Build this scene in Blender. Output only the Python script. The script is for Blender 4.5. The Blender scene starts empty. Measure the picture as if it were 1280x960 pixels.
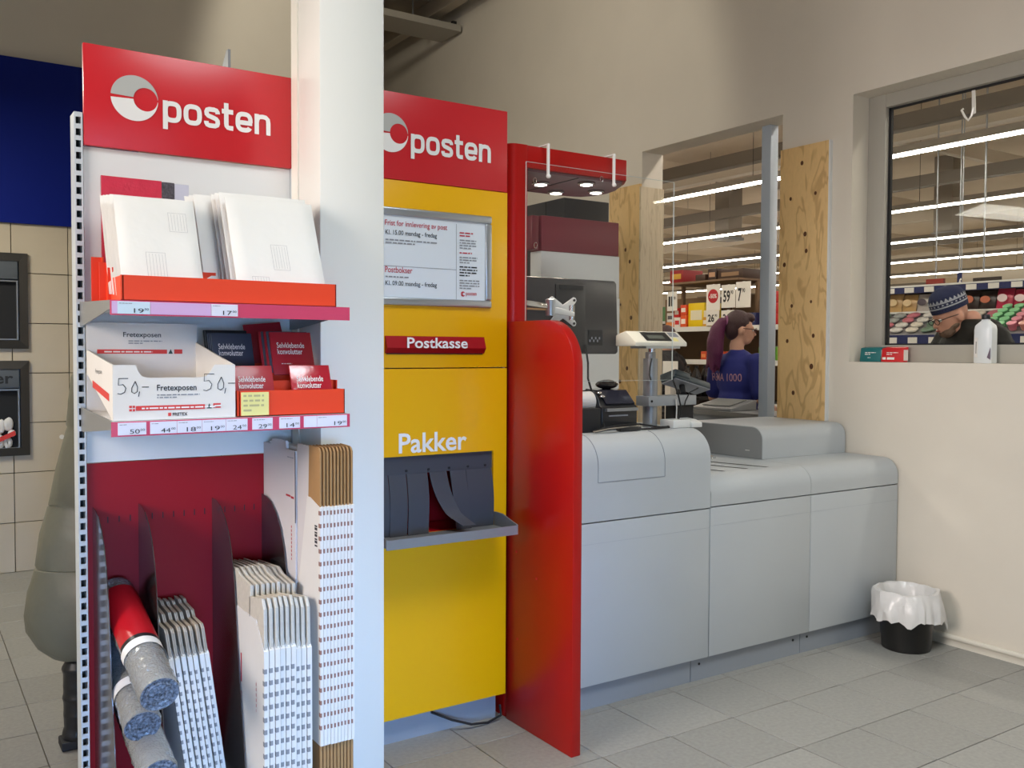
import bpy, bmesh, math, random
from mathutils import Vector, Matrix
random.seed(7)
PI = math.pi
SC = bpy.context.scene
COL = SC.collection

# ------------------------------------------------------------------ camera
cam_d = bpy.data.cameras.new('camera'); cam = bpy.data.objects.new('camera', cam_d); COL.objects.link(cam)
cam_d.sensor_width = 36.0; cam_d.lens = 36.0 * 1160 / 1280; cam_d.clip_start = 0.05; cam_d.clip_end = 100
_yaw, _pitch, _roll = math.radians(33.56), math.radians(-2.006), math.radians(.25)
_f = Vector((math.sin(_yaw) * math.cos(_pitch), math.cos(_yaw) * math.cos(_pitch), math.sin(_pitch)))
_r = Vector((math.cos(_yaw), -math.sin(_yaw), 0)); _u = _r.cross(_f)
_r2 = math.cos(_roll) * _r + math.sin(_roll) * _u; _u2 = -math.sin(_roll) * _r + math.cos(_roll) * _u
cam.matrix_world = Matrix(((_r2.x, _u2.x, -_f.x, 0), (_r2.y, _u2.y, -_f.y, 0), (_r2.z, _u2.z, -_f.z, 1.5), (0, 0, 0, 1)))
SC.camera = cam

# ------------------------------------------------------------------ world, lights, exposure
W = bpy.data.worlds.new('world'); SC.world = W; W.use_nodes = True
W.node_tree.nodes['Background'].inputs[0].default_value = (.62, .78, 1, 1)
W.node_tree.nodes['Background'].inputs[1].default_value = 1.0

def area(name, loc, target, sx, sy, power, color, spread=180):
    l = bpy.data.lights.new(name, 'AREA'); l.shape = 'RECTANGLE'; l.size = sx; l.size_y = sy
    l.energy = power; l.color = color; l.spread = math.radians(spread)
    o = bpy.data.objects.new(name, l); COL.objects.link(o); o.location = loc
    o.rotation_euler = (Vector(target) - Vector(loc)).to_track_quat('-Z', 'Y').to_euler()
    return o
# daylight through the glass entrance front behind the photographer
area('daylight_entrance', (-.5, -2.85, 1.2), (.5, 3, 1.0), 4.2, 2.0, 9, (.55, .8, 1))
area('low_blue_beam', (-.1, -2.85, .8), (1.15, 2.9, .25), 1.2, 1.4, 9.5, (.24, .50, 1), 30)  # narrow beam added to turn the lower column and shelf blue
# warm fill light added left of the photographer to brighten the right wall
area('warm_fill_left', (-2.7, 1.6, 2.5), (4.5, 2.4, 1.0), 1.8, 1.4, 49, (1, .90, .84), 95)
# ceiling fixture of the lobby
area('lobby_ceiling_light', (1.6, .4, 4.6), (1.9, .8, 0), 1.6, 1.6, 79, (.90, .97, 1), 120)
# unseen lamp added left of the frame to brighten the tiled wall
area('tile_wall_fill', (-.55, 5.4, 3.0), (-.3, 5.6, 0), .8, .8, 60, (1, .96, .84))
# track spot washing the rear corner of the hall
_l = bpy.data.lights.new('track_spot', 'SPOT'); _l.energy = 86; _l.color = (1, .93, .77); _l.spot_size = math.radians(94); _l.spot_blend = .3; _l.shadow_soft_size = .12
_o = bpy.data.objects.new('track_spot', _l); COL.objects.link(_o); _o.location = (1.6, 5.0, 4.65)
_o.rotation_euler = Vector((.80, .53, -.42)).to_track_quat('-Z', 'Y').to_euler()

VS = SC.view_settings
VS.view_transform = 'Standard'; VS.look = 'None'; VS.exposure = 0.0; VS.gamma = 1.0; VS.use_curve_mapping = False

# ------------------------------------------------------------------ materials
def srgb(r, g, b):
    def c(v):
        v /= 255.0
        return v / 12.92 if v <= .04045 else ((v + .055) / 1.055) ** 2.4
    return (c(r), c(g), c(b), 1)

MATS = {}
def mat(name, col, rough=.5, metal=0.0, var=0.0, vscale=8.0, bump=0.0, bscale=60.0, emit=None, spec=.5, coat=0.0, stretch=None):
    if name in MATS: return MATS[name]
    m = bpy.data.materials.new(name); m.use_nodes = True; nt = m.node_tree; N = nt.nodes
    p = N['Principled BSDF']; p.inputs['Base Color'].default_value = col
    p.inputs['Roughness'].default_value = rough; p.inputs['Metallic'].default_value = metal
    p.inputs['Specular IOR Level'].default_value = spec
    if coat: p.inputs['Coat Weight'].default_value = coat; p.inputs['Coat Roughness'].default_value = .15
    tc = N.new('ShaderNodeTexCoord'); src = tc.outputs['Object']
    if stretch:
        mp = N.new('ShaderNodeMapping'); mp.inputs['Scale'].default_value = stretch
        nt.links.new(src, mp.inputs[0]); src = mp.outputs[0]
    if var:
        n = N.new('ShaderNodeTexNoise'); n.inputs['Scale'].default_value = vscale; n.inputs['Detail'].default_value = 5
        nt.links.new(src, n.inputs['Vector'])
        r = N.new('ShaderNodeMapRange'); r.inputs[1].default_value = .3; r.inputs[2].default_value = .7
        r.inputs[3].default_value = 1 - var; r.inputs[4].default_value = 1 + var
        nt.links.new(n.outputs['Fac'], r.inputs[0])
        mx = N.new('ShaderNodeMix'); mx.data_type = 'RGBA'; mx.blend_type = 'MULTIPLY'; mx.inputs[0].default_value = 1
        mx.inputs[6].default_value = col; nt.links.new(r.outputs[0], mx.inputs[7])
        nt.links.new(mx.outputs[2], p.inputs['Base Color'])
    if bump:
        n2 = N.new('ShaderNodeTexNoise'); n2.inputs['Scale'].default_value = bscale; n2.inputs['Detail'].default_value = 3
        nt.links.new(src, n2.inputs['Vector'])
        b = N.new('ShaderNodeBump'); b.inputs['Strength'].default_value = bump; b.inputs['Distance'].default_value = .01
        nt.links.new(n2.outputs['Fac'], b.inputs['Height']); nt.links.new(b.outputs[0], p.inputs['Normal'])
    if emit:
        p.inputs['Emission Color'].default_value = emit[0]; p.inputs['Emission Strength'].default_value = emit[1]
    MATS[name] = m
    return m

def thin_glass(name, tint=(1, 1, 1, 1), gloss=.06):
    m = bpy.data.materials.new(name); m.use_nodes = True; nt = m.node_tree; N = nt.nodes
    N.remove(N['Principled BSDF'])
    t = N.new('ShaderNodeBsdfTransparent'); t.inputs[0].default_value = tint
    g = N.new('ShaderNodeBsdfGlossy'); g.inputs['Roughness'].default_value = .02
    mx = N.new('ShaderNodeMixShader')
    mx.inputs[0].default_value = gloss
    nt.links.new(t.outputs[0], mx.inputs[1]); nt.links.new(g.outputs[0], mx.inputs[2])
    nt.links.new(mx.outputs[0], N['Material Output'].inputs[0]); MATS[name] = m
    return m

def wood(name, c1, c2, axis_scale):
    m = bpy.data.materials.new(name); m.use_nodes = True; nt = m.node_tree; N = nt.nodes; p = N['Principled BSDF']
    p.inputs['Roughness'].default_value = .6
    tc = N.new('ShaderNodeTexCoord'); mp = N.new('ShaderNodeMapping'); mp.inputs['Scale'].default_value = axis_scale
    nt.links.new(tc.outputs['Object'], mp.inputs[0])
    n = N.new('ShaderNodeTexNoise'); n.inputs['Scale'].default_value = 2.6; n.inputs['Detail'].default_value = 2; n.inputs['Distortion'].default_value = 1.2
    nt.links.new(mp.outputs[0], n.inputs['Vector'])
    k = N.new('ShaderNodeMath'); k.operation = 'MULTIPLY'; k.inputs[1].default_value = 26
    s = N.new('ShaderNodeMath'); s.operation = 'SINE'
    nt.links.new(n.outputs['Fac'], k.inputs[0]); nt.links.new(k.outputs[0], s.inputs[0])
    r = N.new('ShaderNodeMapRange'); r.inputs[1].default_value = .45; r.inputs[2].default_value = 1
    r.inputs[3].default_value = 0; r.inputs[4].default_value = .6
    nt.links.new(s.outputs[0], r.inputs[0])
    n3 = N.new('ShaderNodeTexNoise'); n3.inputs['Scale'].default_value = 30; nt.links.new(mp.outputs[0], n3.inputs['Vector'])
    mx0 = N.new('ShaderNodeMix'); mx0.data_type = 'RGBA'; mx0.inputs[6].default_value = c1
    mx0.inputs[7].default_value = tuple(min(1, v * 1.18) for v in c1[:3]) + (1,)
    nt.links.new(n3.outputs['Fac'], mx0.inputs[0])
    mx = N.new('ShaderNodeMix'); mx.data_type = 'RGBA'; mx.inputs[7].default_value = c2
    nt.links.new(mx0.outputs[2], mx.inputs[6])
    nt.links.new(r.outputs[0], mx.inputs[0])
    nt.links.new(mx.outputs[2], p.inputs['Base Color'])
    MATS[name] = m
    return m

def tile_mat(name, col, tile, mortar, off, msize=.004, axis='XY', rough=.45):
    m = bpy.data.materials.new(name); m.use_nodes = True; nt = m.node_tree; N = nt.nodes; p = N['Principled BSDF']
    p.inputs['Roughness'].default_value = rough
    tc = N.new('ShaderNodeTexCoord'); mp = N.new('ShaderNodeMapping'); mp.inputs['Location'].default_value = off
    if axis == 'XZ': mp.inputs['Rotation'].default_value = (PI / 2, 0, 0)
    nt.links.new(tc.outputs['Object'], mp.inputs[0])
    b = N.new('ShaderNodeTexBrick'); b.offset = 0; b.inputs['Scale'].default_value = 1
    b.inputs['Brick Width'].default_value = tile[0]; b.inputs['Row Height'].default_value = tile[1]
    b.inputs['Mortar Size'].default_value = msize; b.inputs['Color1'].default_value = col; b.inputs['Color2'].default_value = col
    b.inputs['Mortar'].default_value = mortar
    nt.links.new(mp.outputs[0], b.inputs[0]); nt.links.new(b.outputs[0], p.inputs['Base Color']); MATS[name] = m
    return m

WALL = mat('painted_wall', srgb(224, 216, 202), .7, var=.025, vscale=2.5, bump=.03, bscale=120)
WALLST = mat('store_wall', srgb(196, 182, 160), .8)
CEILST = mat('store_ceiling_paint', srgb(208, 194, 174), .8, var=.05, vscale=1.5)
CEIL = mat('ceiling_paint', srgb(178, 166, 148), .8, var=.05, vscale=1.5)
WHITE = mat('white_lacquer', srgb(232, 233, 230), .35)
COLUMN = mat('column_paint', srgb(236, 235, 228), .5, bump=.02, bscale=90)
FLOORM = tile_mat('floor_tile_pattern', srgb(150, 149, 144), (.3435, .345), srgb(96, 92, 84), (-2.155, -2.288, 0))
GROUT = mat('grout', srgb(88, 84, 76), .9)
RED = mat('posten_red', srgb(206, 32, 42), .32, coat=.15)
REDP = mat('red_panel', srgb(172, 16, 12), .3, var=.03, vscale=3, spec=.4)
REDEDGE = mat('red_edge', srgb(200, 32, 44), .4)
REDBACK = mat('red_back_panel', srgb(160, 12, 24), .38, spec=.25)
YEL = mat('posten_yellow', srgb(240, 178, 0), .3, coat=.25)
TXTW = mat('white_print', srgb(240, 238, 234), .5)
TXTG = mat('grey_print', srgb(186, 187, 182), .5)
INK = mat('black_print', srgb(38, 40, 44), .6)
INKG = mat('grey_ink', srgb(140, 142, 148), .6)
INKR = mat('red_ink', srgb(190, 52, 66), .6)
CARDR = mat('orange_red_card', srgb(230, 64, 22), .5, coat=.15)
CARDD = mat('dark_red_card', srgb(168, 24, 40), .45, coat=.3)
CARDB = mat('navy_card', srgb(62, 70, 88), .45, coat=.3)
PAPER = mat('paper_white', srgb(232, 229, 222), .75, bump=.45, bscale=11)
PAPERP = mat('poster_paper', srgb(224, 230, 236), .5)
BOARDW = mat('white_cardboard', srgb(226, 222, 216), .7, var=.02)
KRAFT = mat('kraft_cardboard', srgb(168, 128, 82), .8, var=.06, vscale=20)
KRAFTE = mat('kraft_edge', srgb(150, 128, 104), .85, var=.2, vscale=120)
STEEL = mat('painted_steel', srgb(188, 194, 198), .35, metal=.3)
STEELW = mat('white_steel', srgb(205, 212, 216), .35)
ALU = mat('aluminium', srgb(190, 196, 202), .3, metal=.8)
SATIN = mat('satin_metal', srgb(222, 224, 226), .38, metal=.5)
CHROME = mat('chrome', srgb(214, 214, 214), .14, metal=1)
DIVM = mat('divider_metal', srgb(120, 112, 112), .16, metal=.9)
GREYC = mat('counter_grey', srgb(190, 195, 198), .42, var=.015, vscale=4, coat=.1)
GREYK = mat('kick_grey', srgb(150, 156, 164), .4)
METALG = mat('grey_metal', srgb(148, 150, 152), .35, metal=.4)
DARK = mat('dark_plastic', srgb(34, 35, 38), .35)
DARKM = mat('dark_matt', srgb(24, 24, 26), .7)
RUBBER = mat('rubber', srgb(62, 64, 70), .55)
PLUM = mat('plum_plastic', srgb(112, 78, 86), .25)
BURG = mat('burgundy', srgb(132, 48, 62), .4)
GRAPH = mat('graphite', srgb(48, 47, 50), .28, coat=.3)
BLUEP = mat('navy_panel', srgb(3, 28, 124), .5, spec=.2)
FRAMEG = mat('window_frame_grey', srgb(170, 166, 156), .5)
PLY = wood('plywood', srgb(224, 188, 130), srgb(188, 146, 92), (1.5, 3.2, .9))
PLYP = wood('pale_plywood', srgb(208, 192, 164), srgb(186, 166, 136), (9, 1.5, .8))
KNOT = mat('wood_knot', srgb(92, 54, 26), .7)
ACRYL = thin_glass('acrylic', (.985, .99, .99, 1), .018)
GLASS = thin_glass('window_glass', (.94, .955, .955, 1), .010)
TUBE = mat('light_tube', (1, 1, 1, 1), .5, emit=((1, .92, .80, 1), 34.0))
LED = mat('led_disc', (1, 1, 1, 1), .5, emit=((1, .93, .82, 1), 12.0))

# ------------------------------------------------------------------ mesh helpers
class G:
    def __init__(s): s.v = []; s.f = []
    def add(s, vs, fs):
        n = len(s.v); s.v += [tuple(map(float, v)) for v in vs]; s.f += [tuple(i + n for i in f) for f in fs]; return s
    def box(s, x0, x1, y0, y1, z0, z1):
        return s.add([(x0, y0, z0), (x1, y0, z0), (x1, y1, z0), (x0, y1, z0), (x0, y0, z1), (x1, y0, z1), (x1, y1, z1), (x0, y1, z1)],
                     [(0, 3, 2, 1), (4, 5, 6, 7), (0, 1, 5, 4), (1, 2, 6, 5), (2, 3, 7, 6), (3, 0, 4, 7)])
    def prism(s, poly, axis, a, b):
        # polygon in the two axes other than `axis` (in xyz order), extruded from a to b
        def P(p, t):
            return {'x': (t, p[0], p[1]), 'y': (p[0], t, p[1]), 'z': (p[0], p[1], t)}[axis]
        n = len(poly); vs = [P(p, a) for p in poly] + [P(p, b) for p in poly]
        fs = [tuple(range(n)), tuple(range(2 * n - 1, n - 1, -1))]
        fs += [(i, i + n, (i + 1) % n + n, (i + 1) % n) for i in range(n)]
        return s.add(vs, fs)
    def cyl(s, p0, p1, r0, r1=None, n=20, cap=True):
        r1 = r0 if r1 is None else r1
        p0 = Vector(p0); p1 = Vector(p1); d = (p1 - p0).normalized()
        a = d.orthogonal().normalized(); b = d.cross(a)
        vs = []
        for p, r in ((p0, r0), (p1, r1)):
            for i in range(n):
                t = 2 * PI * i / n; vs.append(p + a * r * math.cos(t) + b * r * math.sin(t))
        fs = [(i, (i + 1) % n, (i + 1) % n + n, i + n) for i in range(n)]
        if cap: fs += [tuple(range(n - 1, -1, -1)), tuple(range(n, 2 * n))]
        return s.add(vs, fs)
    def tube(s, pts, r, n=8):
        pts = [Vector(p) for p in pts]; m = len(pts); vs = []; fs = []; a = None
        for k in range(m):
            d = (pts[min(k + 1, m - 1)] - pts[max(k - 1, 0)]).normalized()
            if a is None: a = d.orthogonal().normalized()
            a = (a - d * a.dot(d)).normalized(); b = d.cross(a)
            for i in range(n):
                t = 2 * PI * i / n; vs.append(pts[k] + a * r * math.cos(t) + b * r * math.sin(t))
        for k in range(m - 1):
            for i in range(n): fs.append((k * n + i, k * n + (i + 1) % n, (k + 1) * n + (i + 1) % n, (k + 1) * n + i))
        fs += [tuple(range(n - 1, -1, -1)), tuple(range((m - 1) * n, m * n))]
        return s.add(vs, fs)
    def lathe(s, prof, c, n=32):
        vs = []; fs = []; m = len(prof)
        for r, z in prof:
            for i in range(n):
                t = 2 * PI * i / n; vs.append((c[0] + r * math.cos(t), c[1] + r * math.sin(t), c[2] + z))
        for k in range(m - 1):
            for i in range(n): fs.append((k * n + i, k * n + (i + 1) % n, (k + 1) * n + (i + 1) % n, (k + 1) * n + i))
        fs += [tuple(range(n - 1, -1, -1)), tuple(range((m - 1) * n, m * n))]
        return s.add(vs, fs)
    def ell(s, c, r, n=16, m=10):
        vs = []; fs = []
        for k in range(1, m):
            p = PI * k / m
            for i in range(n):
                t = 2 * PI * i / n
                vs.append((c[0] + r[0] * math.sin(p) * math.cos(t), c[1] + r[1] * math.sin(p) * math.sin(t), c[2] + r[2] * math.cos(p)))
        for k in range(m - 2):
            for i in range(n): fs.append((k * n + i, (k + 1) * n + i, (k + 1) * n + (i + 1) % n, k * n + (i + 1) % n))
        a = len(vs); vs += [(c[0], c[1], c[2] + r[2]), (c[0], c[1], c[2] - r[2])]
        for i in range(n):
            fs.append((a, i, (i + 1) % n)); fs.append((a + 1, (m - 2) * n + (i + 1) % n, (m - 2) * n + i))
        return s.add(vs, fs)
    def cap(s, p0, p1, r0, r1):
        s.cyl(p0, p1, r0, r1, 14); s.ell(p0, (r0,) * 3, 14, 8); s.ell(p1, (r1,) * 3, 14, 8); return s
    def xf(s, M):
        s.v = [tuple(M @ Vector(v)) for v in s.v]; return s

def link(name, me, m, parent=None):
    o = bpy.data.objects.new(name, me); COL.objects.link(o)
    if m is not None and not me.materials: me.materials.append(m)
    if parent is not None: o.parent = parent
    return o

def worldloc(o):
    v = Vector((0, 0, 0))
    while o is not None: v = v + o.location; o = o.parent
    return v

def obj(name, g, m, parent=None, bevel=0.0, smooth=False, seg=2, weld=False):
    """g holds world coordinates; parts are stored relative to their thing."""
    off = worldloc(parent) if parent is not None else Vector((0, 0, 0))
    me = bpy.data.meshes.new(name); me.from_pydata([Vector(v) - off for v in g.v], [], g.f)
    bm = bmesh.new(); bm.from_mesh(me)
    bmesh.ops.recalc_face_normals(bm, faces=bm.faces)
    if weld: bmesh.ops.remove_doubles(bm, verts=bm.verts, dist=1e-5)
    if bevel:
        es = [e for e in bm.edges if len(e.link_faces) == 2 and e.calc_face_angle(0) > .5]
        bmesh.ops.bevel(bm, geom=es, offset=bevel, segments=seg, profile=.5, affect='EDGES', clamp_overlap=True)
    if smooth or bevel:
        for f in bm.faces: f.smooth = True
        lim = math.radians(38)
        for e in bm.edges:
            if len(e.link_faces) == 2 and e.calc_face_angle(0) > lim: e.smooth = False
    bm.to_mesh(me); bm.free()
    return link(name, me, m, parent)

def tag(o, label=None, cat=None, group=None, kind=None):
    if label: o['label'] = label
    if cat: o['category'] = cat
    if group: o['group'] = group
    if kind: o['kind'] = kind
    return o

def thing(name, label, cat, loc=(0, 0, 0), group=None):
    o = bpy.data.objects.new(name, None); COL.objects.link(o); o.location = loc; o.empty_display_size = .1
    return tag(o, label, cat, group)

def struct(name, g, m, label=None, cat=None, parent=None, **k):
    o = obj(name, g, m, parent, **k)
    if parent is None: tag(o, label, cat, None, 'structure')
    return o

def copy_tree(o, parent=None, loc=None):
    c = o.copy(); COL.objects.link(c); c.parent = parent
    if loc is not None: c.location = loc
    for ch in list(o.children): copy_tree(ch, c)
    return c

SOUTH = ((1, 0, 0), (0, 0, 1))      # print on a face that looks towards -Y
WEST = ((0, -1, 0), (0, 0, 1))      # print on a face that looks towards -X

def text(s, m, parent, pos, w, h, face=SOUTH, bold=0.0, name='lettering', depth=.0008, fit='wh', shear=0.0, lines=None):
    """flat lettering mesh with its lower left corner at pos, fitted into w x h"""
    cu = bpy.data.curves.new('t', 'FONT'); cu.body = s; cu.offset = bold; cu.size = 1; cu.resolution_u = 3; cu.shear = shear
    cu.space_line = .95
    to = bpy.data.objects.new('t', cu); COL.objects.link(to)
    me = bpy.data.meshes.new_from_object(to.evaluated_get(bpy.context.evaluated_depsgraph_get()))
    bpy.data.objects.remove(to); bpy.data.curves.remove(cu)
    if not me.vertices: return None
    xs = [v.co.x for v in me.vertices]; ys = [v.co.y for v in me.vertices]
    x0, x1, y0, y1 = min(xs), max(xs), min(ys), max(ys)
    kx = w / (x1 - x0); ky = h / (y1 - y0) if fit == 'wh' else kx
    R = Vector(face[0]); U = Vector(face[1]); Nn = R.cross(U)
    off = worldloc(parent) if parent is not None else Vector((0, 0, 0)); P = Vector(pos) - off
    for v in me.vertices: v.co = P + R * ((v.co.x - x0) * kx) + U * ((v.co.y - y0) * ky) + Nn * depth
    me.name = name
    return link(name, me, m, parent)

def dashes(parent, m, pos, w, rows, rowh, face=SOUTH, th=.45, name='small_print', seed=1, fill=1.0, depth=.0008):
    """rows of unreadably small print as broken strips"""
    rnd = random.Random(seed); R = Vector(face[0]); U = Vector(face[1]); Nn = R.cross(U); g = G(); P = Vector(pos)
    for r in range(rows):
        x = 0; end = w * (fill if r < rows - 1 else fill * rnd.uniform(.35, .8))
        while x < end:
            l = min(rnd.uniform(.6, 2.6) * rowh, end - x)
            a = P + R * x - U * (r * rowh) + Nn * depth
            g.add([a, a + R * l, a + R * l + U * rowh * th, a + U * rowh * th], [(0, 1, 2, 3)])
            x += l + rowh * .35
    return obj(name, g, m, parent)

def arc(cx, cy, r, a0, a1, n=8):
    return [(cx + r * math.cos(math.radians(a0 + (a1 - a0) * i / n)), cy + r * math.sin(math.radians(a0 + (a1 - a0) * i / n))) for i in range(n + 1)]

def sheet(g, pts, R, U, N, t):
    pass

# ------------------------------------------------------------------ the setting
XW = 4.5; CZ = 4.8
floor = struct('floor', G().box(-3, XW + .22, -3, 10, -.06, -.004), FLOORM, 'grey ceramic tiled floor of the shop entrance', 'floor')
TILE = [mat('floor_tile_%d' % i, srgb(*c), .42, var=.10, vscale=60, bump=.06, bscale=120) for i, c in enumerate([(152, 151, 146), (154, 153, 148), (149, 148, 143), (156, 155, 150)])]
tmesh = {}
for i in range(-6, 7):
    for j in range(-3, 14):
        x0 = 2.155 + .3435 * i; y0 = 2.288 + .345 * j
        if not (y0 < 3.2 or x0 < .9): continue
        if y0 > 6.9: continue
        x1 = min(x0 + .3435, XW); y1 = min(y0 + .345, 7.02)
        key = (round(x1 - x0, 3), round(y1 - y0, 3), random.randrange(4))
        if key not in tmesh:
            t = obj('tile', G().box(.002, x1 - x0 - .002, .002, y1 - y0 - .002, -.005, 0), TILE[key[2]], floor, bevel=.0015, seg=1)
            tmesh[key] = t.data; t.location = (x0, y0, 0)
        else:
            t = link('tile', tmesh[key], None, floor); t.location = (x0, y0, 0)
struct('ceiling', G().box(-3, XW, -3, 10, CZ, CZ + .1), CEIL, 'high beige painted ceiling', 'ceiling')
# ceiling ribs running into depth
for k, x in enumerate((3.15, 3.75, 4.3)):
    struct('trim_%d' % (k + 1), G().box(x - .05, x + .05, 4, 10, CZ - .14, CZ), CEIL, 'ceiling rib running into the depth of the hall', 'rib')
# right wall with opening and window (openings cut as separate blocks of one mesh)
OY0, OY1, OZ1 = 3.826, 5.10, 2.942          # passage behind the counter
WY0, WY1, WZ0, WZ1 = .9, 3.33, 1.45, 2.95   # window
g = G()
for y0, y1, z0, z1 in ((-3, WY0, 0, CZ), (WY0, WY1, 0, WZ0), (WY0, WY1, WZ1, CZ), (WY1, OY0, 0, CZ), (OY0, OY1, OZ1, CZ), (OY1, 10, 0, CZ)):
    g.box(XW, XW + .2, y0, y1, z0, z1)
struct('wall_right', g, WALL, 'cream painted wall with a passage and a window', 'wall', weld=True)
struct('baseboard_right', G().box(XW - .012, XW, -3, 2.98, 0, .035).cyl((XW - .014, -3, .047), (XW - .014, 2.98, .047), .014, n=12), mat('skirting', srgb(226, 220, 206), .5), 'cream baseboard with a pipe along the right wall', 'baseboard')
# back wall: tiled below, painted above
wb = struct('wall_back', G().box(-3, 2.95, 7.03, 7.2, 0, CZ).box(2.75, 2.95, 7.2, 10, 0, CZ), WALL, 'painted back wall, tiled in its lower part', 'wall')
WT = tile_mat('wall_tile_pattern', srgb(206, 192, 168), (.345, .335), srgb(120, 110, 96), (-.647, 0, 0), axis='XZ')
obj('tiling', G().box(1.33, 2.95, 7.012, 7.03, 0, 2.345), WT, wb)
obj('grouting', G().box(-.75, 1.33, 7.024, 7.03, 0, 2.345), GROUT, wb)
WTM = mat('wall_tile', srgb(206, 192, 168), .35, var=.03, vscale=5)
wt = None
for i in range(-4, 2):
    for j in range(7):
        loc = (.647 + .345 * i, 7.018, .335 * j)
        if wt is None:
            wt = obj('tile', G().box(.0025, .3425, -.006, .006, .0025, .3325), WTM, wb, bevel=.0015, seg=1); t = wt
        else: t = link('tile', wt.data, None, wb)
        t.location = loc
struct('wall_far', G().box(2.95, XW, 9.9, 10, 0, CZ), WALL, 'far painted wall of the hall', 'wall')
struct('wall_left', G().box(-3.1, -3, -3, 7.2, 0, CZ), WALL, 'painted left wall', 'wall')
# entrance front behind the photographer: wall with a wide glazed opening
struct('wall_front', G().box(-3, -2.7, -3.1, -3, 0, CZ).box(1.7, XW, -3.1, -3, 0, CZ).box(-2.7, 1.7, -3.1, -3, 2.4, CZ).box(-2.7, 1.7, -3.1, -3, 0, .1), WALL, 'entrance wall around a wide glazed opening', 'wall')
# column between shelf and mailbox cabinet
struct('column', G().box(1.156, 1.385, 2.876, 3.12, 0, CZ), COLUMN, 'white painted square column between shelf and yellow cabinet', 'column', bevel=.004)
struct('trim_4', G().box(1.1508, 1.1555, 3.066, 3.122, 0, CZ), mat('cover_strip_lightened', srgb(244, 240, 228), .5), 'narrow cream cover strip on the side of the column', 'trim')  # colour lightened to stand for the light its angled face catches
# plywood linings of the passage
def knots(parent, pts, fn):
    for k, p in enumerate(pts):
        r = random.uniform(.008, .014); g = G(); n = 10
        vs = [fn(p[0] + r * math.cos(2 * PI * i / n), p[1] + 1.25 * r * math.sin(2 * PI * i / n)) for i in range(n)]
        g.add(vs, [tuple(range(n))]); obj('knot', g, KNOT, parent)
pr = struct('trim_5', G().box(4.478, 4.5, 3.472, 3.822, 1.0, 2.722), PLY, 'knotty yellow plywood board on the wall, window side of the passage', 'plywood board', bevel=.001)
obj('edge_strip', G().box(4.478, 4.5, 3.462, 3.472, 1.0, 2.722), WHITE, pr)
knots(pr, [(3.74, 2.42), (3.56, 2.43), (3.62, 2.10), (3.78, 2.03), (3.72, 1.78), (3.58, 1.80), (3.56, 1.60), (3.75, 1.57), (3.70, 1.26), (3.57, 1.42), (3.63, 2.20), (3.66, 2.62)], lambda a, b: (4.4772, a, b))
pl = struct('trim_6', G().box(4.478, 4.5, 5.1, 5.44, .0, 2.712), PLY, 'knotty plywood board on the wall, far side of the passage', 'plywood board')
knots(pl, [(5.25, 2.25), (5.2, 2.16), (5.3, 1.85), (5.18, 1.75), (5.36, 2.0), (5.22, 1.38), (5.3, 1.28)], lambda a, b: (4.4772, a, b))
struct('trim_7', G().box(4.478, 4.7, 5.085, 5.1, 0, 2.69), PLYP, 'pale plywood lining of the far passage jamb', 'plywood board')
po = struct('trim_8', G().box(4.63, 4.70, 4.03, 4.105, 0, OZ1), mat('post_grey', srgb(184, 196, 210), .4, metal=.1), 'grey steel post standing in the passage', 'post', bevel=.003)
# window
w1 = thing('window_1', 'grey framed fixed window into the supermarket', 'window', (4.69, 2.1, WZ0)); w1['kind'] = 'structure'
fx0, fx1 = 4.64, 4.70
for g in (G().box(fx0, fx1, WY1 - .11, WY1, WZ0, WZ1), G().box(fx0, fx1, WY0, WY0 + .11, WZ0, WZ1), G().box(fx0, fx1, WY0 + .11, WY1 - .11, WZ1 - .075, WZ1), G().box(fx0, fx1, WY0 + .11, WY1 - .11, WZ0, WZ0 + .095)):
    obj('window_frame', g, FRAMEG, w1, bevel=.004)
for g in (G().box(4.672, 4.69, WY1 - .126, WY1 - .11, WZ0 + .095, WZ1 - .075), G().box(4.672, 4.69, WY0 + .11, WY1 - .11, WZ1 - .085, WZ1 - .075), G().box(4.672, 4.69, WY0 + .11, WY1 - .11, WZ0 + .095, WZ0 + .103)):
    obj('gasket', g, DARKM, w1)
obj('pane', G().box(4.686, 4.692, WY0 + .1, WY1 - .1, WZ0 + .085, WZ1 - .065), GLASS, w1)

# ------------------------------------------------------------------ posten logo
def posten_logo(parent, cx, cz, y, k=1.0, wm=None, gm=None):
    """ring emblem: grey upper half, white lower half, offset round hole"""
    r, q, d = .071 * k, .0365 * k, .033 * k
    for nm, m, sg in (('emblem_upper', gm or TXTG, 1), ('emblem_lower', wm or TXTW, -1)):
        g = G(); n = 28; vs = []
        for i in range(n + 1):
            t = math.radians(4 + 172 * i / n)
            z = sg * max(math.sin(t), 0)
            lo = .0022 * k
            vs.append((cx + r * math.cos(t), y, cz + sg * max(r * math.sin(t), lo)))
            vs.append((cx + d + q * math.cos(t), y, cz + sg * max(q * math.sin(t), lo)))
        g.add(vs, [(2 * i, 2 * i + 2, 2 * i + 3, 2 * i + 1) for i in range(n)])
        obj(nm, g, m, parent)

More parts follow.
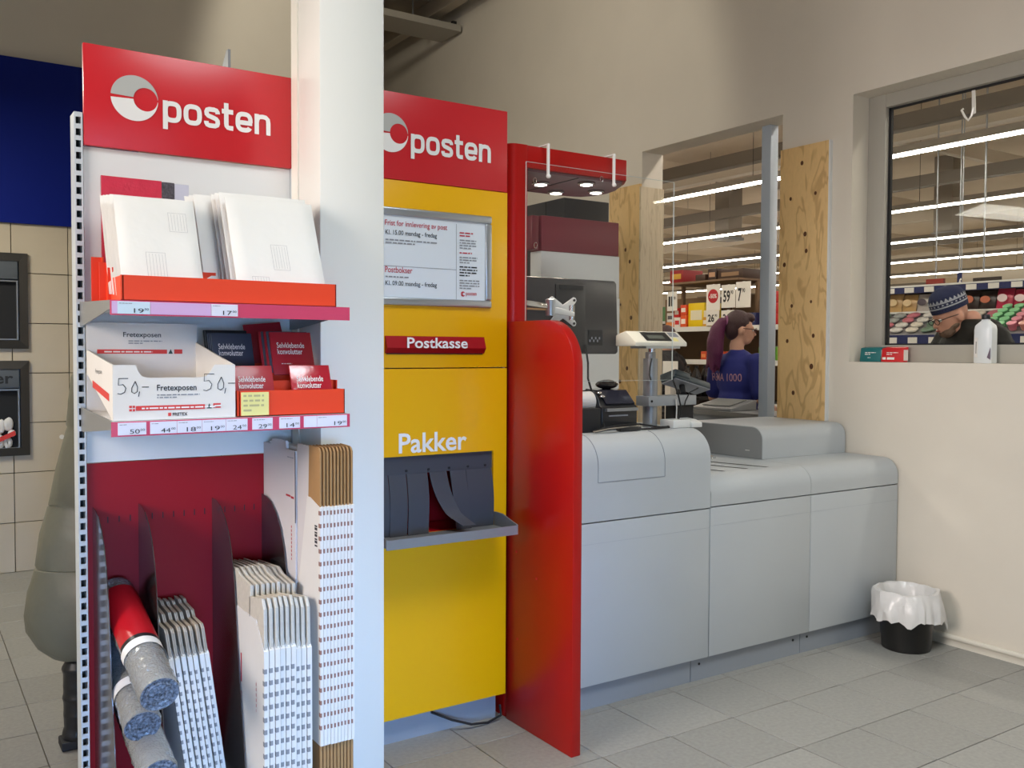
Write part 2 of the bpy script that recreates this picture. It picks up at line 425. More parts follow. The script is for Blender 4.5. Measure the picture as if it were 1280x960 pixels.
def ribbon(g, pts, w, closed, put):
    n = len(pts); L = []; R_ = []
    for i in range(n):
        a = Vector(pts[(i - 1) % n] if closed or i > 0 else pts[i]); b = Vector(pts[(i + 1) % n] if closed or i < n - 1 else pts[i])
        d = (b - a).normalized(); nn = Vector((-d.y, d.x)); p = Vector(pts[i])
        L.append(put(p + nn * w / 2)); R_.append(put(p - nn * w / 2))
    m = n if closed else n - 1
    g.add(L + R_, [(i, (i + 1) % n, n + (i + 1) % n, n + i) for i in range(m)])
def posten_word(parent, x0, zbase, width, xh, y):
    """square-shouldered bold lower case lettering, one part per letter"""
    sw = .225
    def ring(cx, hw, a0=0, a1=360, n=40):
        o = []
        for i in range(n + (0 if a1 - a0 == 360 else 1)):
            t = math.radians(a0 + (a1 - a0) * i / n); c, s = math.cos(t), math.sin(t)
            o.append((cx + hw * math.copysign(abs(c) ** .68, c), .5 + .3875 * math.copysign(abs(s) ** .68, s)))
        return o
    GL = [('p', .86, [(ring(.43, .318), True), ([(.1125, -.34), (.1125, 1.0)], False)]),
          ('o', .87, [(ring(.435, .322), True)]),
          ('s', .79, [([(.665, .70), (.655, .79), (.60, .865), (.50, .8875), (.27, .8875), (.16, .85), (.125, .75), (.14, .645), (.21, .575), (.33, .54), (.47, .495), (.59, .45), (.655, .37), (.665, .26), (.635, .165), (.54, .1125), (.25, .1125), (.155, .145), (.12, .225), (.115, .31)], False)]),
          ('t', .56, [([(.20, 1.30), (.20, .30), (.215, .19), (.27, .13), (.36, .1125), (.54, .1125)], False), ([(-.02, .89), (.54, .89)], False)]),
          ('e', .86, [(ring(.43, .318, 0, 328), False), ([(.16, .47), (.835, .47)], False)]),
          ('n', .82, [([(.1125, 0), (.1125, 1.0)], False), ([(.1125, .60), (.15, .76), (.25, .865), (.42, .8875), (.58, .865), (.68, .77), (.705, .62), (.705, 0)], False)])]
    tot = sum(a for _, a, _ in GL) + .095 * 5; kx = width / tot; x = 0
    for nm, adv, paths in GL:
        g = G()
        for pi, (pts, cl) in enumerate(paths): ribbon(g, pts, sw, cl, lambda q, ox=x, yy=y - .0005 * pi: (x0 + (ox + q.x) * kx, yy, zbase + q.y * xh))
        obj('letter', g, TXTW, parent); x += adv + .095

# ------------------------------------------------------------------ mailbox cabinet
MY = 3.12; MX0, MX1 = 1.388, 2.048
mc = thing('mailbox_cabinet', 'tall yellow and red post cabinet with mail slot and parcel chute', 'mailbox', (1.717, 3.4, 0))
obj('carcass', G().box(MX0, MX1, MY + .215, 3.62, .11, 2.13).box(MX0, MX0 + .012, MY + .022, MY + .215, .11, 2.13).box(MX1 - .012, MX1, MY + .022, MY + .215, .11, 2.13), WHITE, mc)
obj('plinth', G().box(MX0 + .01, MX1 - .02, MY + .05, 3.6, 0, .11), GREYK, mc)
sgn = obj('sign_board', G().box(MX0, MX1 - .008, MY - .004, MY + .03, 2.134, 2.453), RED, mc, bevel=.002)
posten_logo(sgn, 1.527, 2.302, MY - .0056)
posten_word(sgn, 1.609, 2.240, .352, .069, MY - .0064)
up = obj('upper_panel', G().box(MX0, MX1 - .004, MY, MY + .022, 1.437, 2.133), YEL, mc, bevel=.0015)
# lower panel with the parcel opening
SX0, SX1, SZ0, SZ1 = 1.455, 1.982, .803, 1.104
lp = obj('lower_panel', G().box(MX0, SX0, MY, MY + .022, .11, 1.433).box(SX1, MX1 - .004, MY, MY + .022, .11, 1.433).box(SX0, SX1, MY, MY + .022, .11, SZ0).box(SX0, SX1, MY, MY + .022, SZ1, 1.433), YEL, mc, weld=True)
text('Pakker', TXTW, mc, (1.561, MY - .0015, 1.115), .296, .076, bold=.018)
obj('chute_lining', G().box(SX0, SX1, MY + .20, MY + .21, SZ0, SZ1).box(SX0, SX0 + .004, MY + .022, MY + .2, SZ0, SZ1).box(SX1 - .004, SX1, MY + .022, MY + .2, SZ0, SZ1).box(SX0, SX1, MY + .022, MY + .2, SZ1 - .004, SZ1).box(SX0, SX1, MY + .022, MY + .2, SZ0, SZ0 + .004), REDBACK, mc)
# rubber flaps
obj('flap_header', G().box(SX0, SX1, MY + .012, MY + .02, 1.035, SZ1), RUBBER, mc)
def flap(x0, x1, curl, shift=0.0, name='rubber_flap'):
    n = 10; vs = []; fs = []
    for i in range(n + 1):
        t = i / n; z = 1.037 - t * .23; y = MY + .014 - .02 * math.sin(t * PI) - curl * t ** 3
        sh = shift * t ** 2
        if curl > .06 and t > .7: z = 1.037 - .7 * .23 - (t - .7) * .14
        vs += [(x0 + sh + .25 * abs(sh), y, z), (x1 + sh, y, z), (x1 + sh, y + .004, z), (x0 + sh + .25 * abs(sh), y + .004, z)]
    for i in range(n):
        for a, b in ((0, 1), (1, 2), (2, 3), (3, 0)): fs.append((4 * i + a, 4 * i + b, 4 * i + 4 + b, 4 * i + 4 + a))
    fs += [(0, 3, 2, 1), (4 * n, 4 * n + 1, 4 * n + 2, 4 * n + 3)]
    return obj(name, G().add(vs, fs), RUBBER, mc, smooth=True)
for x0, x1, cu, sh in ((1.457, 1.522, .02, 0), (1.525, 1.598, .03, -.01), (1.601, 1.69, .035, -.012), (1.70, 1.775, .10, .075), (1.790, 1.86, .03, .012), (1.862, 1.98, .02, 0)):
    flap(x0, x1, cu, sh)
for x in (1.5, 1.6, 1.695, 1.785, 1.87, 1.95):
    obj('rivet', G().cyl((x, MY + .013, 1.047), (x, MY + .009, 1.047), .005, n=10), DARKM, mc)
tr = obj('chute_tray', G().box(1.43, 1.988, 2.952, MY - .001, .802, .806).box(1.43, 1.988, 2.95, 2.954, .795, .83), METALG, mc)
obj('tray_end', G().prism([(2.952, .802), (MY - .001, .802), (MY - .001, .86), (3.06, .86), (2.952, .832)], 'x', 1.984, 1.989), METALG, tr)
obj('tray_end', G().prism([(2.952, .802), (MY - .001, .802), (MY - .001, .86), (3.06, .86), (2.952, .832)], 'x', 1.429, 1.434), METALG, tr)
for x in (1.52, 1.93): obj('tray_foot', G().box(x, x + .035, 3.0, 3.04, .785, .801), DARKM, tr)
# mail slot
ps = obj('mail_slot', G().prism([(MY + .002, 1.492), (MY - .006, 1.492), (MY - .022, 1.512), (MY - .006, 1.556), (MY + .002, 1.556)], 'x', 1.505, 1.933), REDBACK, mc)
text('Postkasse', TXTW, ps, (1.585, MY - .0235, 1.511), .262, .04, bold=.018)
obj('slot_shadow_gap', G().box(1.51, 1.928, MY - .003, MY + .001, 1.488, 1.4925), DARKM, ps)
# notice in snap frame
fr = thing('notice_frame', 'silver snap frame with opening hours notice on yellow cabinet', 'notice frame', (1.71, MY, 1.85))
FX0, FX1, FZ0, FZ1 = 1.468, 1.965, 1.67, 2.031
for nm, g in (('frame_rail', G().box(FX0, FX1, MY - .014, MY, FZ1 - .03, FZ1)), ('frame_rail', G().box(FX0, FX1, MY - .014, MY, FZ0, FZ0 + .03)), ('frame_rail', G().box(FX0, FX0 + .03, MY - .0138, MY, FZ0 + .03, FZ1 - .03)), ('frame_rail', G().box(FX1 - .03, FX1, MY - .0138, MY, FZ0 + .03, FZ1 - .03))):
    obj(nm, g, ALU, fr, bevel=.007, seg=3)
nt = obj('notice_sheet', G().box(FX0 + .02, FX1 - .02, MY - .005, MY - .001, FZ0 + .02, FZ1 - .02), PAPERP, fr)
ny = MY - .0058
text('Frist for innlevering av post', INKR, nt, (1.503, ny, 1.957), .262, .026, bold=.006)
text('Kl. 15.00 mandag - fredag', INK, nt, (1.505, ny, 1.925), .215, .022, bold=.006)
dashes(nt, INKG, (1.505, ny, 1.908), .215, 2, .011, seed=3)
text('Postbokser', INKR, nt, (1.503, ny, 1.790), .113, .022, bold=.006)
dashes(nt, INKG, (1.505, ny, 1.772), .13, 1, .011, seed=4, fill=1.6)
text('Kl. 09.00 mandag - fredag', INK, nt, (1.505, ny, 1.738), .215, .022, bold=.006)
obj('divider_line', G().box(1.805, 1.8065, ny - .0004, ny, 1.70, 1.99).box(1.50, 1.805, ny - .0004, ny, 1.8135, 1.815), INKG, nt)
dashes(nt, INKR, (1.82, ny, 1.955), .06, 2, .011, seed=5)
dashes(nt, INKG, (1.82, ny, 1.927), .075, 4, .010, seed=6)
dashes(nt, INKR, (1.82, ny, 1.878), .07, 1, .011, seed=7, fill=1.6)
dashes(nt, INKG, (1.82, ny, 1.861), .08, 3, .010, seed=8)
dashes(nt, INK, (1.82, ny, 1.824), .08, 4, .011, seed=9)
dashes(nt, INKG, (1.82, ny, 1.772), .09, 4, .010, seed=10)
posten_logo(nt, 1.836, 1.722, ny, .14, INKR, INKR)
text('posten', INKR, nt, (1.849, ny, 1.713), .048, .017, bold=.01)
# cable lying behind the plinth
cb = obj('cable', G().tube([(1.72, 3.155, .09), (1.80, 3.13, .05), (1.88, 3.115, .02), (1.96, 3.12, .008), (2.03, 3.13, .02), (2.03, 3.14, .06)], .005), DARKM)
tag(cb, 'black cable sagging under the yellow post cabinet', 'cable')

# ------------------------------------------------------------------ red counter end: side panel, upright and lamp canopy
rc = thing('red_canopy_frame', 'red side panel and upright carrying a lamp canopy over the counter', 'counter frame', (2.2, 3.2, 0))
sp = obj('side_panel', G().prism([(3.13, 0), (2.69, 0), (2.69, 1.44)] + arc(2.87, 1.44, .18, 180, 90, 10)[1:] + [(3.13, 1.62)], 'x', 2.055, 2.0965), REDP, rc, bevel=.002)
for y, z in ((3.06, .70), (2.92, .62), (3.05, .35)):
    obj('bolt', G().cyl((2.055, y, z), (2.052, y, z), .005, n=10), REDEDGE, sp)
obj('upright', G().prism([(2.145, 3.128)] + [(2.10, 3.128)] + arc(2.10, 3.168, .04, 270, 180, 6)[1:] + [(2.06, 3.45), (2.145, 3.45)], 'z', 0, 2.337), REDP, rc, smooth=True)
cpoly = [(2.146, 3.13), (2.672, 3.13)] + [(2.72, 3.20), (2.765, 3.30), (2.785, 3.38)] + [(2.775, 3.47), (2.735, 3.535), (2.66, 3.558), (2.146, 3.558)]
obj('canopy_shell', G().prism(cpoly, 'z', 2.247, 2.337), REDP, rc, bevel=.003)
cin = [(2.15, 3.145), (2.66, 3.145), (2.70, 3.20), (2.75, 3.30), (2.77, 3.38), (2.762, 3.465), (2.725, 3.525), (2.655, 3.546), (2.15, 3.546)]
cu = obj('canopy_underside', G().prism(cin, 'z', 2.236, 2.2465), PLUM, rc)
obj('seam', G().box(2.42, 2.424, 3.146, 3.545, 2.2345, 2.2365), DARKM, cu)
for x, y in ((2.362, 3.34), (2.549, 3.482), (2.526, 3.226), (2.69, 3.365)):
    lo = obj('downlight', G().lathe([(.036, 0), (.04, -.004), (.036, -.008), (.026, -.008), (.026, -.004)], (x, y, 2.236), 20), CHROME, rc, smooth=True)
    obj('led', G().cyl((x, y, 2.2285), (x, y, 2.227), .026, n=18), LED, lo)
    sl = bpy.data.lights.new('spot', 'SPOT'); sl.energy = 5.5; sl.color = (1, .86, .68); sl.spot_size = math.radians(95); sl.spot_blend = .6; sl.shadow_soft_size = .03
    so = bpy.data.objects.new('downlight_beam', sl); COL.objects.link(so); so.location = (x, y, 2.21)
# acrylic screen with hooks
sc = thing('acrylic_screen', 'clear acrylic hygiene screen hanging from the red canopy', 'screen', (2.52, 3.1, 1.37))
obj('sheet', G().box(2.12, 2.925, 3.098, 3.102, 1.375, 2.262), ACRYL, sc)
obj('edge', G().box(2.119, 2.1205, 3.0975, 3.1025, 1.375, 2.262).box(2.925, 2.9265, 3.0975, 3.1025, 1.375, 2.262).box(2.12, 2.925, 3.0975, 3.1025, 2.262, 2.2632).box(2.12, 2.925, 3.0975, 3.1025, 1.374, 1.375), mat('acrylic_edge', srgb(196, 206, 204), .3), sc)
for x in (2.222, 2.568):
    h = obj('strap', G().box(x - .0045, x + .0045, 3.086, 3.095, 2.215, 2.345).box(x - .0045, x + .0045, 3.0951, 3.2, 2.340, 2.345), TXTW, sc)
    obj('strap_clip', G().ell((x, 3.088, 2.213), (.010, .010, .009), 12, 8), TXTW, h, smooth=True)
for x, z in ((2.16, 2.19), (2.505, 2.232), (2.165, 1.93)):
    obj('screen_ring', G().tube([(x + .008 * math.cos(t * PI / 6), 3.095, z + .012 * math.sin(t * PI / 6)) for t in range(13)], .0015, 6), CHROME, sc)

# ------------------------------------------------------------------ service counter
FAINT = mat('faint_joint', srgb(170, 176, 182), .5)
ct = thing('service_counter', 'high grey service counter with rounded front edge beside red panel', 'counter', (2.6, 3.4, 0))
R_ = .13
prof = [(3.0, .794)] + [(3.0, 1.02)] + arc(3.13, 1.02, .13, 180, 90, 12)[1:] + [(3.72, 1.15), (3.72, .794)]
tp = obj('counter_top', G().prism(prof, 'x', 2.147, 3.075), GREYC, ct, smooth=True)
obj('edge_radius', G().prism([(3.004, .80), (3.004, 1.02)] + arc(3.13, 1.02, .126, 180, 90, 12)[1:] + [(3.7, 1.146), (3.7, .80)], 'x', 3.0752, 3.079), mat('counter_edge', srgb(212, 214, 214), .4), tp)
# access lid outlined by thin joints that follow the rounded edge
def lidpath(off): return [(2.9995 - off, .957)] + [(2.9995 - off, 1.02)] + arc(3.13, 1.02, .1305 + off, 180, 98, 10)[1:]
g = G()
for x in (2.422, 2.795):
    pts = [Vector((x, y, z)) for y, z in lidpath(.0003)]
    g.tube(pts, .0016, 6)
g.tube([(2.422, 2.9992, .957), (2.795, 2.9992, .957)], .0016, 6)
obj('lid_joint', g, GREYK, tp)
obj('door', G().box(2.1, 3.072, 3.0, 3.02, .108, .788), GREYC, ct, bevel=.0015)
obj('joint_line', G().box(2.1, 3.07, 2.9994, 3.0, .7018, .7032), FAINT, ct)
obj('carcass', G().box(2.15, 3.07, 3.022, 3.7, .108, .793), GREYK, ct)
obj('plinth', G().box(2.11, 2.985, 3.025, 3.06, 0, .106), GREYK, ct)
lc = thing('packing_counter', 'low grey packing counter with rounded edge against the wall', 'counter', (3.8, 3.4, 0))
prof2 = [(3.0, .798), (3.0, .845)] + arc(3.09, .845, .09, 180, 90, 10)[1:] + [(3.95, .935), (3.95, .798)]
for x0, x1 in ((3.08, 3.774), (3.777, 4.488)):
    tq = obj('counter_top', G().prism(prof2, 'x', x0, x1), GREYC, lc, smooth=True)
for x0, x1 in ((3.079, 3.774), (3.778, 4.488)):
    obj('door', G().box(x0, x1, 3.0, 3.02, .108, .792), GREYC, lc, bevel=.0015)
obj('joint_line', G().box(3.08, 4.487, 2.9994, 3.0, .7088, .7102), FAINT, lc)
obj('carcass', G().box(3.08, 4.485, 3.022, 3.9, .108, .797), GREYK, lc)
for x0, x1 in ((2.99, 3.735), (3.74, 4.485)):
    q = obj('plinth', G().box(x0, x1, 3.025, 3.06, 0, .106), GREYK, lc)
    for x in (x0 + .05, x1 - .05): obj('screw', G().cyl((x, 3.025, .075), (x, 3.022, .075), .006, n=10), DARKM, q)
for k, (a, b, c2, d2) in enumerate(((3.20, 3.40, 3.575, 3.105), (3.12, 3.33, 3.44, 3.112), (3.1, 3.2, 3.275, 3.108))):
    obj('groove', G().add([(c2 - .012, d2, .9358), (c2 + .012, d2, .9358), (c2 - .07, d2 + .32, .9358), (c2 - .094, d2 + .32, .9358)], [(0, 1, 2, 3)]), DARKM, lc)
bxh = thing('counter_hood', 'light grey rounded metal hood standing on the packing counter', 'counter hood', (4.1, 3.6, .935))
prof3 = [(3.335, .936), (3.335, 1.035)] + arc(3.405, 1.035, .07, 180, 90, 8)[1:] + [(3.90, 1.105), (3.90, .936)]
obj('cover', G().prism(prof3, 'x', 3.80, 4.485), GREYC, bxh, smooth=True)
obj('end_plate', G().prism([(3.338, .937), (3.338, 1.035)] + arc(3.405, 1.035, .067, 180, 90, 8)[1:] + [(3.89, 1.102), (3.89, .937)], 'x', 3.796, 3.7998), METALG, bxh)
obj('badge', G().box(3.794, 3.796, 3.42, 3.45, .975, .978), TXTW, bxh)
bk = obj('metal_clip', G().tube([(3.50, 3.62, .94), (3.58, 3.52, .94), (3.62, 3.5, .942), (3.60, 3.56, .948), (3.52, 3.64, .948)], .006, 8), CHROME)
tag(bk, 'bent metal clip lying on the packing counter', 'clip')

# ------------------------------------------------------------------ shelf unit
BY = 3.14; FY = 2.632
su = thing('shelf_unit', 'red and white post shop shelf unit with perforated steel uprights', 'shelf unit', (.82, 3.14, 0))
sb = obj('sign_board', G().box(.491, 1.152, BY - .016, BY + .004, 2.13, 2.441), RED, su, bevel=.002)
posten_logo(sb, .639, 2.293, BY - .0176)
posten_word(sb, .724, 2.232, .353, .068, BY - .0184)
obj('upper_back_panel', G().box(.491, 1.152, BY, BY + .012, 1.146, 2.128), WHITE, su)
rp = obj('lower_back_panel', G().box(.491, 1.152, BY, BY + .012, .1, 1.143), REDBACK, su)
g = G()
for k in range(19): g.box(.515 + .0335 * k, .518 + .0335 * k, BY - .0008, BY, .952, .972)
obj('slot_row', g, DARKM, rp)
obj('bracket', G().prism([(3.17, 2.42), (3.30, 2.42), (3.19, 2.515), (3.17, 2.515)], 'x', .948, .957), METALG, su)
def upright(x0):
    g = G(); w = .024
    g.box(x0, x0 + .0045, BY - .012, BY + .06, .02, 2.228).box(x0 + w - .0045, x0 + w, BY - .012, BY + .06, .02, 2.228)
    z = .03
    while z < 2.225:
        g.box(x0 + .0045, x0 + w - .0045, BY - .012, BY - .007, z, z + .0145); z += .0358
    u = obj('upright', g, STEELW, su)
    obj('channel', G().box(x0 + .0045, x0 + w - .0045, BY + .03, BY + .035, .02, 2.228), DARKM, u)
    return u
upright(.464); upright(1.1535)
obj('foot', G().box(.464, .488, 2.68, 3.2, 0, .06), STEELW, su); obj('foot', G().box(1.13, 1.152, 2.68, 3.128, 0, .06), STEELW, su)
obj('base_deck', G().box(.49, 1.15, 2.66, BY - .002, .06, .12), STEELW, su)
DP = [(3.138, 1.006), (3.09, 1.003), (3.045, .992), (2.99, .958), (2.95, .915), (2.918, .85), (2.895, .77), (2.875, .65), (2.855, .52), (2.82, .36), (2.795, .22), (2.79, .121), (3.138, .121)]
for x in (.506, .642, .876, 1.046):
    obj('divider', G().prism(DP, 'x', x - .0012, x + .0012), DIVM, su)
STRIP = mat('label_rail_pink', srgb(206, 70, 104), .25, coat=.5)
LAB = mat('price_label', srgb(226, 226, 240), .4, coat=.4)
LILAC = mat('lilac_film', srgb(214, 176, 220), .2, coat=.6)
def shelf(z, dz, labels):
    s = obj('shelf_board', G().box(.478, 1.15, FY + .004, BY - .002, z - .018, z), STEELW, su)
    obj('label_rail', G().box(.472, 1.152, FY, FY + .004, z - .04 + dz, z + dz), STRIP, s)
    for x in (.474, 1.146):
        obj('shelf_bracket', G().prism([(BY - .005, z + .015), (BY - .005, z - .06), (BY - .05, z - .06), (FY + .005, z - .022), (FY + .005, z)], 'x', x, x + .003), METALG, s)
    return s
def label(s, x0, x1, z, dz, price, m=None, sup='00'):
    l = obj('price_label', G().box(x0, x1, FY - .0015, FY, z - .036 + dz, z - .003 + dz), m or LAB, s)
    if price:
        w = .0125 * len(price)
        text(price, INK, s, (x1 - w - .017, FY - .0018, z - .033 + dz), w, .012, name='price')
        text(sup, INK, s, (x1 - .015, FY - .0018, z - .026 + dz), .011, .006, name='price')
        dashes(s, INKG, (x0 + .004, FY - .0018, z - .009 + dz), min(.03, x1 - x0 - .008), 1, .004, seed=int(x0 * 1000), fill=1.5)
Z1, Z2 = 1.632, 1.308
s1 = shelf(Z1, 0, None)
label(s1, .476, .49, Z1, 0, '', LILAC); label(s1, .49, .573, Z1, 0, '19', mat('price_label_blue', srgb(206, 226, 240), .3, coat=.5), '90'); label(s1, .574, .735, Z1, 0, '', LILAC); label(s1, .736, .81, Z1, 0, '17')
s2 = shelf(Z2, 0, None)
for x0, x1, pz in ((.488, .56, '50'), (.57, .64, '44'), (.641, .708, '18'), (.709, .774, '19'), (.775, .836, '24'), (.85, .91, '29'), (.93, .993, '14'), (1.005, 1.045, ''), (1.046, 1.142, '19')):
    label(s2, x0, x1, Z2, 0, pz)

# ------------------------------------------------------------------ upper shelf goods
def tray(name, label_, x0, x1, y0, z, h, tiers, tabs, cat='tray'):
    t = thing(name, label_, cat, ((x0 + x1) / 2, (y0 + BY) / 2, z))
    g = G().box(x0, x1, y0, y0 + .004, z, z + h); obj('front_wall', g, CARDR, t)
    yb = tiers[-1][0]; zb = z + tiers[-1][1]
    # stepped side walls
    st = [(y0, z), (y0, z + h)]
    py = y0
    for y, hh in tiers: st += [(y - .02, st[-1][1]), (y - .02, z + hh)]
    st += [(yb + .04, zb), (yb + .04, z)]
    for x in (x0 + .004, x1 - .003): obj('side_wall', G().prism(st, 'x', x, x + .003), CARDR, t)
    for k, (y, hh) in enumerate(tiers):
        for a, b in tabs: obj('tier_wall', G().box(a + (.010 * (len(tiers) - 1 - k) if a < x0 else 0), b, y, y + .004, z, z + hh), CARDR, t)
    obj('base', G().box(x0, x1, y0, yb + .04, z, z + .002), CARDR, t)
    return t
tray('envelope_tray', 'orange red tiered cardboard tray holding padded envelopes', .503, 1.117, 2.652, Z1 + .001, .068, ((2.81, .098), (2.88, .118), (2.95, .138)), ((.479, .507), (.736, .80), (1.108, 1.117)))
PRN = mat('envelope_print', srgb(176, 174, 170), .7)
def envelope(x0, w, h, yb, zb, lean, label_, prints=()):
    """padded envelope: pillow-shaped sheet standing in the tray, leaning back"""
    t = thing('padded_envelope', label_, 'envelope', (x0 + w / 2, yb, zb), 'padded envelopes on the upper shelf')
    nx, nz = 14, 18; rnd = random.Random(int(x0 * 1000 + yb * 977)); vs = []; fs = []
    ph = [rnd.uniform(0, 6) for _ in range(4)]
    def P(i, j, sd):
        u = i / nx; v = j / nz; e = min(u, 1 - u) * w; e2 = min(v, 1 - v) * h
        th = .0065 * min(1, e / .02) ** .6 * min(1, e2 / .02) ** .6 + .0006
        wv = .0011 * (math.sin(9 * v + ph[0] + 2 * u) + math.sin(14 * v + ph[1]) * .6 + .5 * math.sin(8 * u + ph[2])) * min(1, e / .02)
        a = Vector((u * w, sd * th + wv, v * h))
        return Vector((x0, yb, zb)) + Vector((a.x, a.y * math.cos(lean) + a.z * math.sin(lean), a.z * math.cos(lean) - a.y * math.sin(lean)))
    for sd in (-1, 1):
        for j in range(nz + 1):
            for i in range(nx + 1): vs.append(P(i, j, sd))
    n1 = (nx + 1) * (nz + 1); q = nx + 1
    for sd in (0, 1):
        for j in range(nz):
            for i in range(nx):
                a = sd * n1 + j * q + i; fs.append((a, a + 1, a + q + 1, a + q) if sd == 0 else (a, a + q, a + q + 1, a + 1))
    rim = [j * q for j in range(nz + 1)]; rim2 = [j * q + nx for j in range(nz + 1)]
    for L in (rim, rim2):
        for a, b in zip(L, L[1:]): fs.append((a, b, b + n1, a + n1))
    for L in (list(range(q)), list(range(nz * q, nz * q + q))):
        for a, b in zip(L, L[1:]): fs.append((a, b, b + n1, a + n1))
    b = obj('pouch', G().add(vs, fs), PAPER, t, smooth=True)
    R = Vector((1, 0, 0)); U = Vector((0, math.sin(lean), math.cos(lean))); Nn = R.cross(U)
    for (u0, v0, pw, phh) in prints:
        o = Vector((x0, yb, zb)) + R * u0 + U * v0 + Nn * .0105; g = G()
        def bar(a, b2, c, d):
            g.add([o + R * a + U * c, o + R * b2 + U * c, o + R * b2 + U * d, o + R * a + U * d], [(0, 1, 2, 3)])
        e = .0009
        bar(0, pw, 0, e); bar(0, pw, phh - e, phh); bar(0, e, 0, phh); bar(pw - e, pw, 0, phh)
        for k in range(1, 6): bar(pw * k / 6, pw * k / 6 + .0007, phh * .06, phh * .94)
        obj('print_frame', g, PRN, b)
    # closing flap with dark adhesive ends
    return t
LE = math.radians(24)
envelope(.512, .219, .318, 2.668, Z1 + .012, LE, 'white padded envelope, front one of the smaller stack', ((.068, .05, .052, .085), (.14, .205, .05, .062)))
for k in range(1, 5):
    envelope(.512 - .003 * k, .219, .320, 2.668 + .032 * k, Z1 + .012 + .003 * k, LE, 'white padded envelope behind the front one of the smaller stack')
envelope(.826, .272, .345, 2.668, Z1 + .012, LE, 'white padded envelope, front one of the larger stack', ((.115, .10, .05, .085), (.045, .045, .05, .03)))
for k in range(1, 4):
    envelope(.822 - .004 * k, .272, .365, 2.668 + .026 * k, Z1 + .012, LE, 'white padded envelope tucked behind the front one of the larger stack')
for k in range(4, 8):
    envelope(.79 - .006 * k, .285, .362, 2.672 + .028 * k, Z1 + .016, LE, 'white padded envelope in the rear half of the larger stack')
sk = thing('film_sleeve', 'glossy red cardboard strip with a dark code lying behind the envelopes', 'packaging', (.65, 2.99, Z1 + .3))
obj('red_film', G().box(.517, .69, 3.0, 3.012, Z1 + .002, 2.02), mat('glossy_red_film', srgb(214, 56, 80), .2, bump=.5, bscale=25, coat=.8), sk)
obj('code_patch', G().box(.691, .728, 3.0, 3.012, Z1 + .002, 2.018), mat('code_dark', srgb(84, 78, 84), .4, var=.5, vscale=160), sk)
obj('clear_film', G().box(.729, .772, 3.0, 3.012, Z1 + .002, 2.016), mat('clear_lilac_film', srgb(206, 206, 220), .2, coat=.8), sk)
sk.location.z = Z1; 
for c in sk.children: c.location.z += .3

# ------------------------------------------------------------------ lower shelf goods
FBX = thing('carton_display', 'white open display carton of bags marked fifty kroner by hand', 'display carton', (.645, 2.8, Z2))
fx0, fx1, fy0, fy1 = .480, .808, 2.652, 3.06
notch = [(fx0, Z2 + .001), (fx1, Z2 + .001), (fx1, 1.459), (.750, 1.459)] + [(.738, 1.44), (.728, 1.428), (.712, 1.424)] + [(.572, 1.424), (.556, 1.428), (.546, 1.44), (.539, 1.459)] + [(fx0, 1.459)]
fw = obj('front_wall', G().prism(notch, 'y', fy0, fy0 + .004), BOARDW, FBX)
sd = [(fy0 + .004, Z2 + .001), (fy0 + .004, 1.459), (fy1, 1.525), (fy1, Z2 + .08)]
sdl = [(fy0 + .004, Z2 + .001), (fy0 + .004, 1.459), (fy1, 1.50), (fy1, 1.43)]
lw = obj('side_wall', G().prism(sdl, 'x', fx0, fx0 + .004), BOARDW, FBX)
obj('side_wall', G().prism(sd, 'x', fx1 - .004, fx1), BOARDW, FBX)
bw = obj('back_wall', G().box(fx0, fx1, fy1 - .004, fy1, Z2 + .001, 1.583), BOARDW, FBX)
obj('floor_panel', G().box(fx0 + .004, fx1 - .004, fy0 + .004, fy1 - .004, Z2 + .001, Z2 + .004), BOARDW, FBX)
fp = fy0 - .0004
BARR = mat('red_bar', srgb(214, 62, 58), .6); GRN = mat('dark_green_print', srgb(44, 74, 70), .6)
text('Fretexposen', INK, fw, (.593, fp, 1.383), .106, .022, bold=.012)
dashes(fw, INKG, (.593, fp, 1.375), .115, 2, .007, seed=21)
obj('print_bar', G().box(.538, .722, fp - .0006, fp, 1.335, 1.348), BARR, fw); dashes(fw, TXTW, (.553, fp - .0006, 1.339), .16, 1, .009, seed=22, fill=1.6)
obj('print_square', G().box(.521, .528, fp - .0006, fp, 1.334, 1.340).box(.530, .536, fp - .0006, fp, 1.334, 1.340).box(.521, .528, fp - .0006, fp, 1.343, 1.349).box(.530, .536, fp - .0006, fp, 1.343, 1.349), BARR, fw)
obj('print_figure', G().prism([(.727, 1.336), (.741, 1.336), (.734, 1.350)], 'y', fp - .0006, fp), GRN, fw)
obj('print_tag', G().box(.745, .766, fp - .0006, fp, 1.337, 1.350), BARR, fw); dashes(fw, TXTW, (.748, fp - .0006, 1.341), .016, 1, .009, seed=23, fill=1.6)
text('FRETEX', INK, fw, (.634, fp, 1.318), .040, .009, bold=.02)
obj('print_square', G().box(.622, .630, fp - .0006, fp, 1.318, 1.327), BARR, fw)
def stroke(parent, pts, r=.0011, y=fp): return obj('handwriting', G().tube([(a, y, b) for a, b in pts], r, 6), INK, parent)
for ox, dz, k in ((.492, .005, 1.0), (.718, .010, 1.12)):
    zb = 1.376 + dz; f = lambda pts: [(ox + a * k, zb + b * k) for a, b in pts]
    stroke(fw, f([(.027, .042), (.003, .042), (.002, .024), (.014, .026), (.021, .016), (.018, .005), (.008, 0), (.0, .002)]))
    stroke(fw, f([(.045, .034), (.036, .016), (.036, .005), (.043, .001), (.050, .006), (.051, .018), (.045, .034)]))
    stroke(fw, f([(.056, .006), (.053, -.008)])); stroke(fw, f([(.062, .018), (.080, .018)]))
bp = fy1 - .0044
text('Fretexposen', INK, bw, (.585, bp, 1.535), .112, .020, bold=.01)
